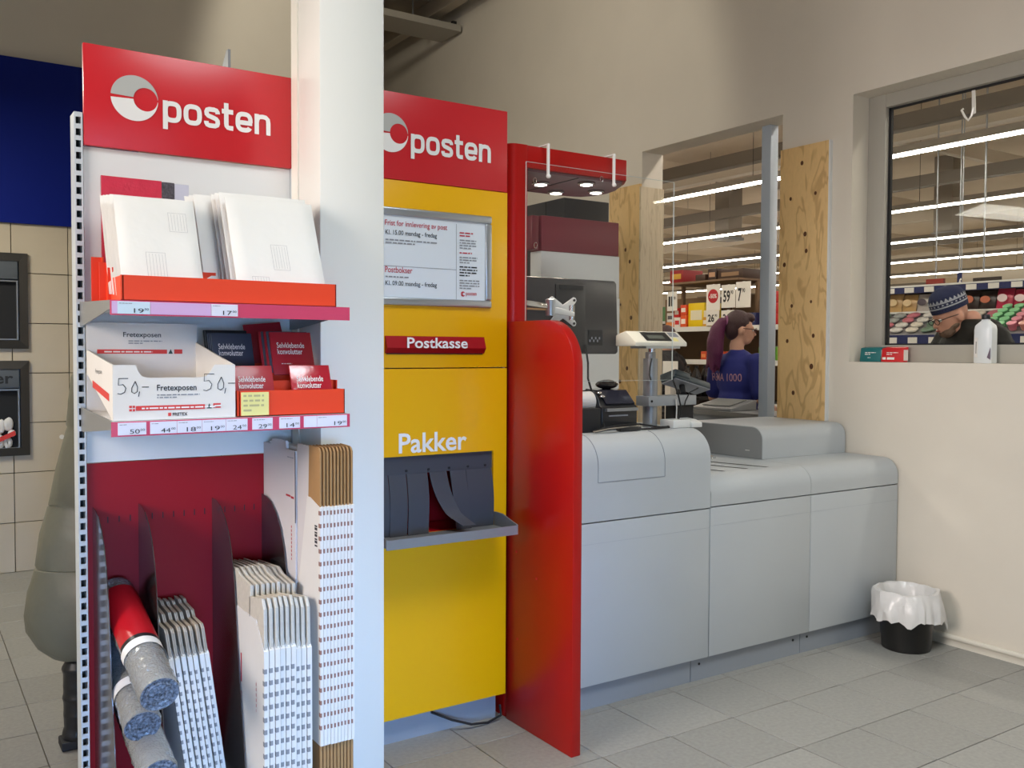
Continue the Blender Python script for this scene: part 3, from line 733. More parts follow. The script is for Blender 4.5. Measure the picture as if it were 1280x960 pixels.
dashes(bw, INKG, (.60, bp, 1.526), .10, 2, .007, seed=24)
obj('print_bar', G().box(.51, .715, bp - .0006, bp, 1.488, 1.501), BARR, bw); dashes(bw, TXTW, (.53, bp - .0006, 1.492), .17, 1, .009, seed=25, fill=1.6)
obj('print_figure', G().prism([(.719, 1.488), (.733, 1.488), (.726, 1.503)], 'y', bp - .0006, bp), GRN, bw)
obj('print_tag', G().box(.737, .762, bp - .0006, bp, 1.488, 1.502), BARR, bw)
text('Fretexposen', INK, lw, (fx0 - .0004, 2.90, 1.428), .10, .017, face=WEST)
obj('print_bar', G().prism([(2.70, 1.36), (2.95, 1.39), (2.95, 1.41), (2.70, 1.38)], 'x', fx0 - .001, fx0 - .0004), BARR, lw)
# red tray with packs of self-adhesive envelopes
tray('envelope_pack_tray', 'orange red tray of self-adhesive envelope packs beside the white carton', .814, 1.144, 2.652, Z2 + .001, .074, ((2.73, .10), (2.82, .128), (2.93, .150)), ((.818, 1.140),))
nt2 = obj('sticky_note', G().box(.824, .905, 2.6485, 2.6505, 1.312, 1.379), mat('yellow_note', srgb(232, 226, 150), .7)); tag(nt2, 'pale yellow sticky note on the front of the red tray', 'note')
dashes(nt2, mat('pencil', srgb(186, 180, 130), .7), (.83, 2.6484, 1.366), .06, 4, .014, seed=31, th=.4)
def pack(x0, w, h, yb, zb, lean, m, label_, txt=True, n=1, emblem=False, rollx=0.0):
    t = thing('envelope_pack', label_, 'envelope pack', (x0 + w / 2, yb, zb), 'envelope packs on the lower shelf')
    R = Vector((math.cos(rollx), 0, math.sin(rollx))); U = Vector((-math.sin(rollx) * math.cos(lean), math.sin(lean), math.cos(rollx) * math.cos(lean))); Nn = R.cross(U); o = Vector((x0, yb, zb))
    g = G(); th = .007
    c = [o + R * a + U * b + Nn * d for d in (0, -th) for a, b in ((0, 0), (w, 0), (w, h), (0, h))]
    g.add(c, [(0, 1, 2, 3), (7, 6, 5, 4), (0, 4, 5, 1), (1, 5, 6, 2), (2, 6, 7, 3), (3, 7, 4, 0)])
    b = obj('wrapper', g, m, t, bevel=.0012)
    if txt:
        for s_, vv in (('Selvklebende', .62), ('konvolutter', .47)):
            p = o + R * (w * .14) + U * (h * vv) + Nn * .0006
            text(s_, TXTW, b, p, w * (.66 if s_[0] == 'S' else .60), h * .13, face=(tuple(R), tuple(U)), bold=.006)
        dashes(b, TXTW, o + R * (w * .2) + U * (h * .24) + Nn * .0004, w * .3, 1, .006, face=(tuple(R), tuple(U)), seed=41, fill=1.6)
    if emblem:
        p = o + R * (w * .12) + U * (h * .05) + Nn * .0012; k = 14; rr = .011
        obj('round_mark', G().add([p + R * rr * math.cos(2 * PI * i / k) + U * rr * math.sin(2 * PI * i / k) for i in range(k)], [tuple(range(k))]), TXTW, b)
        obj('mark_ring', G().add([p + Nn * .0004 + R * rr * .5 * math.cos(2 * PI * i / k) + U * rr * .5 * math.sin(2 * PI * i / k) for i in range(k)], [tuple(range(k))]), CARDD, b)
    return t
L2 = math.radians(20)
for k in (4, 3, 2, 1):
    pack(.816 - .001 * k, .132, .150 if k > 2 else .14, 2.875 + .018 * k, Z2 + .115, L2, DARK if k > 2 else CARDB, 'dark blue envelope pack behind the front dark blue one, white carton side', txt=False)
pack(.816, .126, .142, 2.875, Z2 + .112, L2, CARDB, 'dark blue envelope pack with white lettering, front of its stack')
pack(.955, .125, .155, 2.95, Z2 + .13, L2, CARDD, 'dark red envelope pack leaning askew at the back of the tray', txt=False, rollx=.10)
for k in (4, 3, 2, 1):
    pack(.966 - .004 * k, .132, .135, 2.778 + .013 * k, Z2 + .125, L2, CARDB if k % 2 else CARDD, 'envelope pack edge showing behind the front upper red pack', txt=False)
pack(.967, .134, .14, 2.778, Z2 + .118, L2, CARDD, 'dark red envelope pack with white lettering, front of the upper row')
pack(.815, .122, .135, 2.672, Z2 + .02, L2, CARDD, 'dark red envelope pack with round white mark above the sticky note', emblem=True)
pack(.992, .128, .140, 2.672, Z2 + .016, L2, mat('glossy_red_pack', srgb(176, 26, 44), .2, bump=.3, bscale=30, coat=.8), 'glossy wrapped red envelope pack in the lower row by the column', emblem=True)

# ------------------------------------------------------------------ flat cartons and bubble wrap in the bottom bay
BUB = mat('bubble_wrap', srgb(188, 190, 190), .16, coat=.8)
def _bub():
    m = BUB; nt = m.node_tree; N = nt.nodes; p = N['Principled BSDF']
    tc = N.new('ShaderNodeTexCoord'); v = N.new('ShaderNodeTexVoronoi'); v.inputs['Scale'].default_value = 150
    b = N.new('ShaderNodeBump'); b.inputs['Strength'].default_value = .8; b.inputs['Distance'].default_value = .004; b.invert = True
    nt.links.new(tc.outputs['Object'], v.inputs['Vector']); nt.links.new(v.outputs['Distance'], b.inputs['Height']); nt.links.new(b.outputs[0], p.inputs['Normal'])
    p.inputs['Transmission Weight'].default_value = .45
_bub()
BUBE = mat('bubble_wrap_end', srgb(112, 124, 142), .25, var=.75, vscale=130, bump=.8, bscale=150, coat=.5)
def roll(p0, p1, r, label_, wrapc):
    p0 = Vector(p0); p1 = Vector(p1); d = (p1 - p0).normalized(); L = (p1 - p0).length
    t = thing('bubble_wrap_roll', label_, 'bubble wrap', tuple(p0), 'bubble wrap rolls in the bottom bay')
    a = d.orthogonal().normalized(); b = d.cross(a); n = 40; m = 36; vs = []; fs = []
    rnd = random.Random(int(p0.z * 1000))
    for k in range(m + 1):
        c = p0 + d * (L * k / m); rr = r * (1 - .05 * (k in (0, m))) + .0012 * math.sin(k * 2.2) 
        for i in range(n):
            th = 2 * PI * i / n; q = rr + .0011 * math.sin(i * 2.5 + k) + rnd.uniform(-.0006, .0006); vs.append(c + a * q * math.cos(th) + b * q * math.sin(th))
    for k in range(m):
        for i in range(n): fs.append((k * n + i, k * n + (i + 1) % n, (k + 1) * n + (i + 1) % n, (k + 1) * n + i))
    bd = obj('wrap', G().add(vs, fs), BUB, t, smooth=True)
    # spiral end faces
    for c, dd in ((p1, d), (p0, -d)):
        g = G(); vs = []; fs = []; rings = 9
        for k in range(rings + 1):
            rr = r * .955 * k / rings; zz = .003 * math.sin(k * 2.4) - .002
            for i in range(n):
                th = 2 * PI * i / n; vs.append(c + dd * (zz + rnd.uniform(-.0012, .0012)) + a * rr * math.cos(th) + b * rr * math.sin(th))
        for k in range(rings):
            for i in range(n): fs.append((k * n + i, k * n + (i + 1) % n, (k + 1) * n + (i + 1) % n, (k + 1) * n + i))
        obj('spiral_end', G().add(vs, fs), BUBE, t, smooth=True)
    for s0, s1, mm, nm in wrapc:
        g = G(); vs = []; fs = []; up = Vector((0, 0, 1)); up = (up - d * up.dot(d)).normalized(); sd_ = d.cross(up); kk = 18
        for s_ in (s0, s1):
            for i in range(kk + 1):
                th = math.radians((-70 if nm != 'white_stripe' else -100) + (150 if nm != 'white_stripe' else 200) * i / kk); vs.append(p0 + d * (L * s_) + (up * math.cos(th) + sd_ * math.sin(th)) * (r + .0028))
        for i in range(kk): fs.append((i, i + 1, kk + 2 + i, kk + 1 + i))
        obj(nm, G().add(vs, fs), mm, t, smooth=True)
    return t
r1 = roll((.566, 3.12, .735), (.582, 2.60, .565), .054, 'bubble wrap roll with red label, topmost of three', ((.10, .60, mat('roll_label_red', srgb(190, 24, 36), .3, coat=.5), 'red_label'), (.60, .63, DARK, 'black_stripe'), (.63, .69, TXTW, 'white_stripe')))
roll((.568, 3.12, .59), (.562, 2.72, .44), .052, 'bubble wrap roll with white stripe, middle one of three', ((.62, .70, TXTW, 'white_stripe'),))
roll((.578, 3.12, .47), (.587, 2.64, .325), .052, 'bubble wrap roll without label in view, lowest of three', ())

def carton(name, label_, group, x, tk, prof_main, prof_top, yf, zseg, dashm, parent_x=True):
    """a folded flat carton standing on edge: white printed body, kraft flaps, slotted front fold"""
    t = thing(name, label_, 'carton', (x, 2.9, .121), group)
    return t
def carton_stack(n, x0, pitch, tk, body, flap, yf, z0, z1, dash, label_front, label_rest, group, tilt=0.0, jit=0.0, flapm=None, dm=None, bottom=None, flap_edge=None, marks=None, cap_z=None, step=None, slotw=.45):
    rnd = random.Random(n * 7 + 1); first = None
    for k in range(n):
        x = x0 + pitch * k; dy = rnd.uniform(-jit, jit); dz = rnd.uniform(-jit, 0) if jit else 0
        if step and k >= step[0]: dy += step[1]; dz += step[2]
        if k in (0,):
            t = thing('flat_carton', label_front, 'carton', (x, 2.9, .121), group)
            obj('body', G().prism(body, 'x', x + tk * .0, x + tk), BOARDW, t)
            obj('flap', G().prism(flap, 'x', x + tk * .12, x + tk * .45), flapm or KRAFT, t)
            obj('flap', G().prism([(a + .004, b - .003) for a, b in flap], 'x', x + tk * .58, x + tk * .9), flapm or KRAFT, t)
            if bottom: obj('bottom_flap', G().prism(bottom, 'x', x + tk * .1, x + tk * .9), KRAFT, t)
            g = G(); z = z0 + .02
            while z < z1 - .02:
                g.box(x - .0002, x + tk * slotw, yf - .0006, yf + .012, z, z + dash[1]); z += dash[0]
            obj('slot', g, dm or KRAFTE, t)['kind'] = 'stuff'
            proto = t
            t.location = (x, 2.9 + dy, .121 + dz)
            if marks: marks(t, x)
        else:
            t = copy_tree(proto, None, (x, 2.9 + dy, .121 + dz)); t['label'] = label_rest
            for c in list(t.children):
                if c.name.startswith('print'):
                    bpy.data.objects.remove(c)
        t.rotation_euler = (0, tilt, 0)
        if k == 0 and first is None: first = t
    return first
def pr_marks(t, x):
    g = G()
    for y, z, h in ((2.80, .45, .05), (2.78, .30, .03)): g.box(x - .0006, x - .0001, y - .006, y, z, z + h)
    obj('print', g, INKR, t)
# middle stack
def m3(t, x):
    dashes(t, INKR, (x - .0004, 2.70, .50), .004, 6, .016, face=WEST, seed=51, name='print', th=.6)
    g = G().box(x - .0006, x - .0001, 2.842, 2.85, .36, .44).box(x - .0006, x - .0001, 2.838, 2.848, .47, .56); obj('print', g, INKR, t)
    obj('print_slit', G().box(x - .0006, x - .0001, 2.757, 2.760, .695, .755), DARKM, t)
carton_stack(9, .880, .0168, .0145, [(2.628, .121), (2.628, .622), (2.632, .624), (2.70, .70), (3.10, .70), (3.10, .121)], [(2.632, .626), (2.636, .745), (2.655, .772), (2.757, .757), (2.757, .79), (2.856, .80), (2.90, .815), (3.09, .80), (3.09, .70), (2.70, .70)], 2.628, .14, .61, (.036, .014), 'flat white shipping carton facing the bare divider, middle stack', 'flat white shipping carton standing in the middle stack', 'cartons in the middle stack', jit=.003, flapm=mat('pale_flap', srgb(206, 198, 184), .8, var=.06, vscale=60), slotw=.6, dm=mat('slot_grey', srgb(140, 140, 142), .8), marks=m3, step=(6, .008, -.012))
# tall stack
def m4(t, x):
    g = G()
    for k in range(7): g.box(x - .0006, x - .0001, 2.652, 2.672, .905 + .010 * k, .910 + .010 * k + (.003 if k % 2 else 0))
    obj('print_code', g, INK, t)
carton_stack(10, 1.054, .0112, .0100, [(2.630, .30), (2.630, 1.028), (2.71, 1.05), (2.735, 1.05), (2.815, .75), (2.815, .30)], [(2.634, 1.02), (2.634, 1.195), (2.645, 1.208), (2.72, 1.21), (2.73, 1.0)], 2.630, .33, 1.03, (.0385, .013), 'tall flat white carton with kraft top flap, divider side of the tall stack', 'tall flat white carton standing in the stack by the column', 'cartons in the tall stack', jit=.001, bottom=[(2.638, .121), (2.638, .305), (2.81, .305), (2.81, .121)], dm=mat('slot_rust', srgb(150, 112, 100), .8), marks=m4)
bc = thing('flat_carton', 'large pale grey flat carton with red print behind the tall stack', 'carton', (1.09, 3.0, .121))
b0 = obj('panel', G().prism([(2.83, .121), (2.83, 1.18), (2.915, 1.181), (2.918, 1.205), (2.99, 1.207), (3.05, 1.203), (3.055, 1.185), (3.135, 1.185), (3.135, .121)], 'x', 1.052, 1.062), mat('shaded_board', srgb(214, 208, 206), .7), bc)
obj('second_panel', G().prism([(2.74, .6), (2.72, 1.205), (2.822, 1.207), (2.826, .6)], 'x', 1.056, 1.064), MATS['shaded_board'], bc)
for k in range(7): obj('layer', G().box(1.068 + .0108 * k, 1.076 + .0108 * k, 2.86, 3.12, .121, 1.19 - .002 * k), BOARDW, bc)
obj('slot_line', G().box(1.0512, 1.052, 2.828, 2.833, .95, 1.178), DARKM, bc)
obj('print_mark', G().box(1.0514, 1.052, 2.845, 2.87, 1.025, 1.032).box(1.0514, 1.052, 2.875, 2.915, 1.028, 1.034), INKR, b0)
dashes(b0, INKR, (1.0518, 2.868, .93), .006, 9, .013, face=WEST, seed=52, th=.6)
dashes(b0, INKG, (1.0518, 2.90, 1.155), .06, 1, .006, face=WEST, seed=53, fill=1.5)
# leaning stack
carton_stack(7, .727, .0178, .0135, [(2.862, .121), (2.862, .575), (2.90, .60), (3.12, .60), (3.12, .121)], [(2.866, .57), (2.868, .655), (2.878, .668), (2.96, .668), (2.97, .69), (3.05, .695), (3.06, .705), (3.11, .705), (3.11, .59)], 2.862, .14, .56, (.030, .012), 'flat carton beside the bubble wrap, outermost of the leaning stack', 'flat carton in the leaning stack beside the bubble wrap', 'cartons in the leaning stack', tilt=math.radians(-7.5), jit=.005, flapm=mat('grey_flap', srgb(178, 164, 146), .8, var=.08, vscale=60), dm=MATS['slot_grey'])

# ------------------------------------------------------------------ things on and behind the counter
mo = thing('monitor', 'black computer monitor seen from behind above the counter', 'monitor', (2.5, 3.34, 1.15))
mb = obj('back_shell', G().prism([(2.235, 1.49), (2.79, 1.49), (2.802, 1.50), (2.79, 1.815), (2.778, 1.828), (2.235, 1.828)], 'y', 3.33, 3.36), GRAPH, mo, bevel=.006, seg=3)
obj('centre_spine', G().box(2.435, 2.60, 3.322, 3.33, 1.495, 1.80), DARK, mo, bevel=.003)
obj('grip_slot', G().box(2.455, 2.585, 3.3195, 3.322, 1.778, 1.797), DARKM, mo)
pn = obj('port_panel', G().box(2.622, 2.705, 3.327, 3.33, 1.53, 1.60), DARKM, mo)
for k in range(6): obj('port', G().box(2.628 + .011 * k, 2.635 + .011 * k, 3.3255, 3.327, 1.545 + .012 * (k % 2), 1.556 + .012 * (k % 2)), INKG, pn)
obj('screen_side', G().box(2.245, 2.785, 3.36, 3.366, 1.50, 1.82), DARK, mo)
va = mo; mo['label'] = 'black monitor seen from behind on a silver arm with cross-shaped plate'
cx, cz = 2.468, 1.678
cross = []
for k in range(4):
    a0 = math.radians(45 + 90 * k); rr = .085
    ex, ez = cx + rr * math.cos(a0), cz + rr * math.sin(a0) * .86
    for t in (-100, -50, 0, 50, 100): cross.append((ex + .014 * math.cos(a0 + math.radians(t)), ez + .014 * math.sin(a0 + math.radians(t))))
    b0 = a0 + math.radians(45); cross.append((cx + .030 * math.cos(b0), cz + .030 * math.sin(b0)))
pt = obj('mounting_plate', G().prism(cross, 'y', 3.312, 3.318), SATIN, va, bevel=.001)
for k in range(4):
    a0 = math.radians(45 + 90 * k); ex, ez = cx + .085 * math.cos(a0), cz + .085 * .86 * math.sin(a0)
    obj('bolt', G().cyl((ex, 3.312, ez), (ex, 3.308, ez), .006, n=10), DARK, pt)
obj('arm_pivot', G().cyl((2.495, 3.285, 1.64), (2.495, 3.285, 1.705), .014, n=16), CHROME, va, smooth=True)
obj('arm_joint', G().cyl((2.352, 3.25, 1.655), (2.352, 3.25, 1.722), .022, n=20).ell((2.352, 3.25, 1.722), (.022, .022, .008), 20, 6), ALU, va, smooth=True)
obj('front_arm', G().prism([(2.352, 1.668), (2.50, 1.655), (2.50, 1.675), (2.43, 1.690), (2.352, 1.698)], 'y', 3.268, 3.282), SATIN, va, bevel=.004)
obj('rear_arm', G().prism([(2.15, 1.70), (2.34, 1.685), (2.34, 1.705), (2.25, 1.716), (2.15, 1.722)], 'y', 3.24, 3.262), CHROME, va, bevel=.003)
obj('arm_spring', G().box(2.16, 2.335, 3.246, 3.256, 1.678, 1.686), KRAFT, va)
obj('arm_post', G().cyl((2.17, 3.25, 1.151), (2.17, 3.25, 1.74), .016, n=16), ALU, va, smooth=True)
mcb = obj('monitor_cable', G().tube([(2.60, 3.318, 1.53), (2.60, 3.30, 1.45), (2.585, 3.28, 1.38), (2.60, 3.26, 1.30), (2.63, 3.24, 1.22), (2.60, 3.18, 1.165), (2.55, 3.16, 1.158)], .0045), DARKM)
tag(mcb, 'black cable hanging from the monitor down to the counter', 'cable')
# cabinets behind
kc = thing('display_cabinet', 'burgundy topped white cabinet standing behind the monitor', 'cabinet', (3.1, 4.05, 0))
obj('body', G().box(2.79, 3.375, 4.0, 4.10, 0, 1.80), WHITE, kc, bevel=.006)
obj('white_band', G().box(2.83, 3.365, 3.995, 4.095, 1.80, 2.03), WHITE, kc, bevel=.003)
obj('header', G().box(2.83, 3.355, 3.99, 4.095, 2.03, 2.215), BURG, kc, bevel=.004)
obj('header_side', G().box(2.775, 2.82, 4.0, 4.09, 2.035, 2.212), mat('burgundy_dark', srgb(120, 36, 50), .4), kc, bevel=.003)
bc2 = thing('black_cabinet', 'tall black cabinet behind the burgundy topped one', 'cabinet', (3.45, 4.6, 0))
obj('body', G().box(3.28, 3.62, 4.4, 4.84, 0, 2.405), mat('black_lacquer', srgb(38, 38, 44), .4), bc2, bevel=.004)
obj('side_joint', G().box(3.278, 3.281, 4.58, 4.585, .02, 2.40), DARKM, bc2)
# scale display on pole
sd_ = thing('scale_display', 'grey parcel scale display on a pole standing on the counter', 'scale', (2.93, 3.25, 1.15))
obj('pole', G().cyl((2.93, 3.25, 1.151), (2.93, 3.25, 1.47), .034, n=24).cyl((2.93, 3.25, 1.47), (2.93, 3.25, 1.50), .024, n=20), METALG, sd_, smooth=True)
obj('neck', G().cyl((2.935, 3.25, 1.48), (2.935, 3.25, 1.525), .018, n=18), CHROME, sd_, smooth=True)
obj('mount_plate', G().box(2.85, 3.06, 3.19, 3.30, 1.517, 1.527), ALU, sd_)
hd = obj('housing', G().prism([(3.19, 1.527), (3.33, 1.527), (3.33, 1.578), (3.26, 1.597), (3.19, 1.545)], 'x', 2.785, 3.105), mat('ivory_plastic', srgb(226, 222, 208), .4), sd_, bevel=.004)
def on_slope(u0, u1, s0, s1, lift=.0012):
    a = Vector((0, 3.19, 1.545)); b = Vector((0, 3.26, 1.597)); d = b - a; n_ = Vector((0, -.6, .8)) * lift
    P = lambda u, s: (u, (a + d * s + n_).y, (a + d * s + n_).z)
    return G().add([P(u0, s0), P(u1, s0), P(u1, s1), P(u0, s1)], [(0, 1, 2, 3)])
dp = obj('display_window', on_slope(2.86, 3.02, .12, .9), DARK, hd)
obj('display_digits', on_slope(2.885, 2.985, .3, .62, .002), mat('lcd', srgb(92, 98, 92), .3), dp)
obj('button_pad', on_slope(3.03, 3.06, .1, .4), mat('cream_button', srgb(232, 222, 150), .5), hd)
obj('side_buttons', on_slope(3.03, 3.085, .5, .9), INKG, hd)
obj('bracket', G().prism([(2.882, 1.25), (3.185, 1.25), (3.185, 1.296), (2.882, 1.296)], 'y', 3.205, 3.295), mat('bracket_grey', srgb(160, 164, 168), .4, metal=.3), sd_, bevel=.003)
obj('bracket_hole', G().cyl((2.90, 3.2048, 1.273), (2.90, 3.203, 1.273), .006, n=10), DARKM, sd_)
obj('black_block', G().box(3.075, 3.18, 3.22, 3.30, 1.152, 1.249), DARKM, sd_)
obj('loop_cable', G().tube([(2.905, 3.213, 1.47), (2.888, 3.205, 1.43), (2.885, 3.205, 1.395), (2.9, 3.212, 1.37)], .003), DARKM, sd_)
# payment terminal
te = thing('card_terminal', 'dark card terminal tilted on the bracket of the scale pole', 'card terminal', (3.25, 3.3, 1.297))
T_ = Matrix.Translation((3.235, 3.33, 1.345)) @ Matrix.Rotation(math.radians(14), 4, 'Y') @ Matrix.Rotation(math.radians(-18), 4, 'X')
obj('body', G().box(-.125, .125, -.05, .05, -.012, .022).xf(T_), mat('slate_plastic', srgb(44, 58, 64), .3), te, bevel=.008, seg=3)
obj('head', G().box(-.125, -.02, -.055, .055, .0, .034).xf(T_), mat('slate_plastic', srgb(44, 58, 64), .3), te, bevel=.008, seg=3)
obj('base_line', G().box(-.12, .12, -.048, .048, -.016, -.0125).xf(T_), INKG, te)
obj('stand', G().cyl((3.16, 3.27, 1.297), (3.2, 3.32, 1.335), .014, n=14), DARKM, te)
tc1 = obj('terminal_cable', G().tube([(3.115, 3.30, 1.375), (3.05, 3.22, 1.36), (3.02, 3.16, 1.31), (3.03, 3.15, 1.25), (3.05, 3.17, 1.21), (3.03, 3.18, 1.17), (2.95, 3.16, 1.155), (2.85, 3.15, 1.155)], .004), DARKM)
tag(tc1, 'black cable curving from the card terminal to the counter', 'cable')
tc2 = obj('terminal_cable', G().tube([(3.25, 3.27, 1.325), (3.18, 3.19, 1.33), (3.13, 3.195, 1.31), (3.105, 3.197, 1.27), (3.10, 3.197, 1.25)], .003), DARKM)
tag(tc2, 'thin black cable looping from the card terminal to the scale bracket', 'cable')
# label printer
lpz = thing('label_printer', 'black label printer with paper roll standing on the counter', 'printer', (2.65, 3.3, 1.15))
lbd = obj('body', G().prism([(3.20, 1.152), (3.40, 1.152), (3.40, 1.30), (3.36, 1.325), (3.27, 1.32), (3.215, 1.262), (3.20, 1.255)], 'x', 2.60, 2.81), DARK, lpz, bevel=.008, seg=3)
obj('lid', G().prism([(3.209, 1.268), (3.27, 1.326), (3.36, 1.331), (3.36, 1.326), (3.27, 1.321), (3.213, 1.263)], 'x', 2.635, 2.80), mat('smoked_lid', srgb(40, 40, 52), .12, coat=.5), lpz)
obj('front_lip', G().box(2.62, 2.80, 3.185, 3.2, 1.235, 1.248), METALG, lpz)
obj('paper_slit', G().box(2.64, 2.75, 3.196, 3.2, 1.212, 1.218), INKG, lpz)
for k in range(4):
    obj('ribbed_wheel', G().cyl((2.575 + .008 * k, 3.30, 1.245), (2.58 + .008 * k, 3.30, 1.245), .085 - .004 * (3 - k), n=28), RUBBER if k % 2 else DARK, lpz)
for z, y in ((1.30, 3.235), (1.315, 3.255)): obj('chrome_button', G().ell((2.63, y, z), (.016, .01, .008), 12, 8), CHROME, lpz, smooth=True)
obj('paper_roll', G().cyl((2.43, 3.24, 1.28), (2.565, 3.24, 1.28), .045, n=26), mat('paper_roll', srgb(214, 210, 206), .6), lpz, smooth=True)
obj('black_holder', G().box(2.36, 2.555, 3.15, 3.24, 1.152, 1.255), DARKM, lpz, bevel=.004)
ms = obj('computer_mouse', G().ell((2.735, 3.33, 1.350), (.062, .035, .022), 20, 12), mat('black_gloss', srgb(30, 26, 26), .2, coat=.4)); tag(ms, 'glossy black computer mouse lying on the label printer', 'mouse')
for k, pts in enumerate(([(2.5, 3.14, 1.157), (2.6, 3.12, 1.175), (2.7, 3.14, 1.178), (2.82, 3.20, 1.172), (2.90, 3.15, 1.158), (2.99, 3.16, 1.156)], [(2.5, 3.12, 1.156), (2.58, 3.11, 1.165), (2.66, 3.12, 1.165), (2.75, 3.13, 1.156), (2.85, 3.12, 1.156), (2.95, 3.14, 1.156)], [(2.48, 3.11, 1.156), (2.56, 3.10, 1.168), (2.64, 3.11, 1.170), (2.72, 3.15, 1.166), (2.80, 3.18, 1.166)])):
    c = obj('counter_cable', G().tube(pts, .004 if k < 2 else .003), DARKM if k < 2 else mat('grey_cable', srgb(150, 140, 126), .5))
    tag(c, ('black cable arching in front of the label printer', 'black cable lying flat along the counter edge', 'pale grey cable lying in front of the label printer')[k], 'cable')
pw = obj('power_adapter', G().box(2.64, 2.76, 3.115, 3.15, 1.1515, 1.168), DARK, bevel=.004); tag(pw, 'flat black adapter among the cables on the counter', 'adapter')
so_ = thing('socket_box', 'small white socket box on the counter edge below the scale', 'socket box', (3.04, 3.2, 1.15))
obj('housing', G().box(2.965, 3.075, 3.13, 3.22, 1.1505, 1.188), WHITE, so_, bevel=.004)
obj('cover', G().prism([(3.12, 1.1505), (3.22, 1.1505), (3.22, 1.19), (3.16, 1.185), (3.12, 1.172)], 'x', 3.077, 3.14), WHITE, so_, bevel=.003)
wp = obj('white_cable', G().tube([(3.05, 3.2, 1.186), (3.052, 3.2, 1.24), (3.045, 3.2, 1.28)], .003), TXTW, so_)
# waste bin with bag
wbn = thing('waste_bin', 'black round waste bin lined with a white bag beside the counter', 'waste bin', (4.27, 2.79, 0))
bcx, bcy = 4.27, 2.79
obj('bucket', G().lathe([(.0, 0), (.112, 0), (.116, .004), (.142, .27), (.146, .275), (.146, .282), (.138, .282), (.112, .012), (.0, .012)], (bcx, bcy, 0), 40), mat('black_bucket', srgb(26, 25, 24), .35), wbn, smooth=True)
BAG = mat('white_bag', srgb(226, 224, 222), .3, bump=.5, bscale=22, coat=.3)
from mathutils import noise
def bag():
    n = 72; rows = [(.100, .17, 0), (.110, .23, 0), (.120, .275, .3), (.136, .303, .6), (.152, .302, 1), (.160, .280, 1.2), (.164, .25, 1.4), (.166, .215, 1.8), (.168, .17, 2.2)]
    vs = []; fs = []; rnd = random.Random(5); ph = [rnd.uniform(0, 6.28) for _ in range(8)]
    for k, (r, z, a) in enumerate(rows):
        for i in range(n):
            t = 2 * PI * i / n
            q = lambda f_, s_: noise.noise(Vector((math.cos(t) * f_, math.sin(t) * f_, s_)))
            fold = .009 * q(2.2, k * .35) + .006 * q(5, k * .5 + 7) + .003 * q(11, k * .8 + 3)
            hem = .09 * q(.8, 4.2) + .03 * q(3.4, 9) + .012 * q(8, 2)
            zz = z + .010 * a * q(2.4, k * .3 + 20) + (hem * (k - 4) / 4 if k > 4 else 0)
            rr = r + fold * (1 + a * .9)
            tail = max(0, math.cos(t - math.radians(-28))) ** 14
            rr += tail * .055 * max(0, k - 5) / 3; zz -= tail * .03 * max(0, k - 5) / 3
            rr = max(rr, .09) if k > 2 else min(rr, .122)
            vs.append((bcx + rr * math.cos(t), bcy + rr * math.sin(t), zz))
    m = len(rows)
    for k in range(m - 1):
        for i in range(n): fs.append((k * n + i, k * n + (i + 1) % n, (k + 1) * n + (i + 1) % n, (k + 1) * n + i))
    return obj('bag', G().add(vs, fs), BAG, wbn, smooth=True)
bag()
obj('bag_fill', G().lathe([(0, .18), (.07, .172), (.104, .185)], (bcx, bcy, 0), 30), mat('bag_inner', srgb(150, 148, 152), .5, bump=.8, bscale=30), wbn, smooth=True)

# ------------------------------------------------------------------ window sill and pane
for y0, y1, x, m, l in ((3.168, 3.300, 4.555, mat('teal_card', srgb(20, 108, 112), .4), 'small teal card box standing on the window sill'), (3.03, 3.163, 4.555, mat('red_card_box', srgb(206, 34, 40), .4), 'small red card box beside the teal one on the window sill')):
    t = thing('card_box', l, 'card box', (x, (y0 + y1) / 2, WZ0), 'card boxes on the window sill')
    b = obj('box', G().prism([(x, WZ0 + .001), (x + .045, WZ0 + .001), (x + .055, WZ0 + .085), (x + .012, WZ0 + .078)], 'y', y0, y1), m, t, bevel=.002)
    obj('side_label', G().box(x + .010, x + .048, y0 - .001, y0, WZ0 + .01, WZ0 + .068), BOARDW, t)
    U = Vector((.012, 0, .077)).normalized(); f_ = ((0, -1, 0), tuple(U))
    dashes(b, TXTW, (x + .009, y1 - .03, WZ0 + .05), .07, 2, .010, face=f_, seed=61, depth=.002)
    if 'red' in l: dashes(b, TXTW, (x + .003, y1 - .008, WZ0 + .014), .06, 1, .022, face=f_, seed=62, fill=1.6, th=.6, depth=.002)
    else: dashes(b, TXTW, (x + .005, y1 - .05, WZ0 + .022), .02, 1, .008, face=f_, seed=63, fill=1.6, depth=.002)
bt = thing('sanitizer_bottle', 'white translucent square bottle with dark cap on the window sill', 'bottle', (4.58, 2.585, WZ0))
bp_ = []
for z, hw in ((0, .043), (.004, .046), (.17, .046), (.19, .042), (.205, .028), (.215, .018), (.222, .018)):
    bp_.append((z, hw))
vs = []; fs = []
for z, hw in bp_:
    c = hw * .3
    for sx, sy in ((1, 1), (-1, 1), (-1, -1), (1, -1)):
        a = [(sx * hw * .75, sy * (hw - c)), (sx * (hw * .75 - c * .75), sy * hw)]
        if sx * sy < 0: a.reverse()
        for q in a: vs.append((4.58 + q[0], 2.585 + q[1], WZ0 + .001 + z))
n = 8
for k in range(len(bp_) - 1):
    for i in range(n): fs.append((k * n + i, k * n + (i + 1) % n, (k + 1) * n + (i + 1) % n, (k + 1) * n + i))
fs += [tuple(range(n)), tuple(range((len(bp_) - 1) * n, len(bp_) * n))]
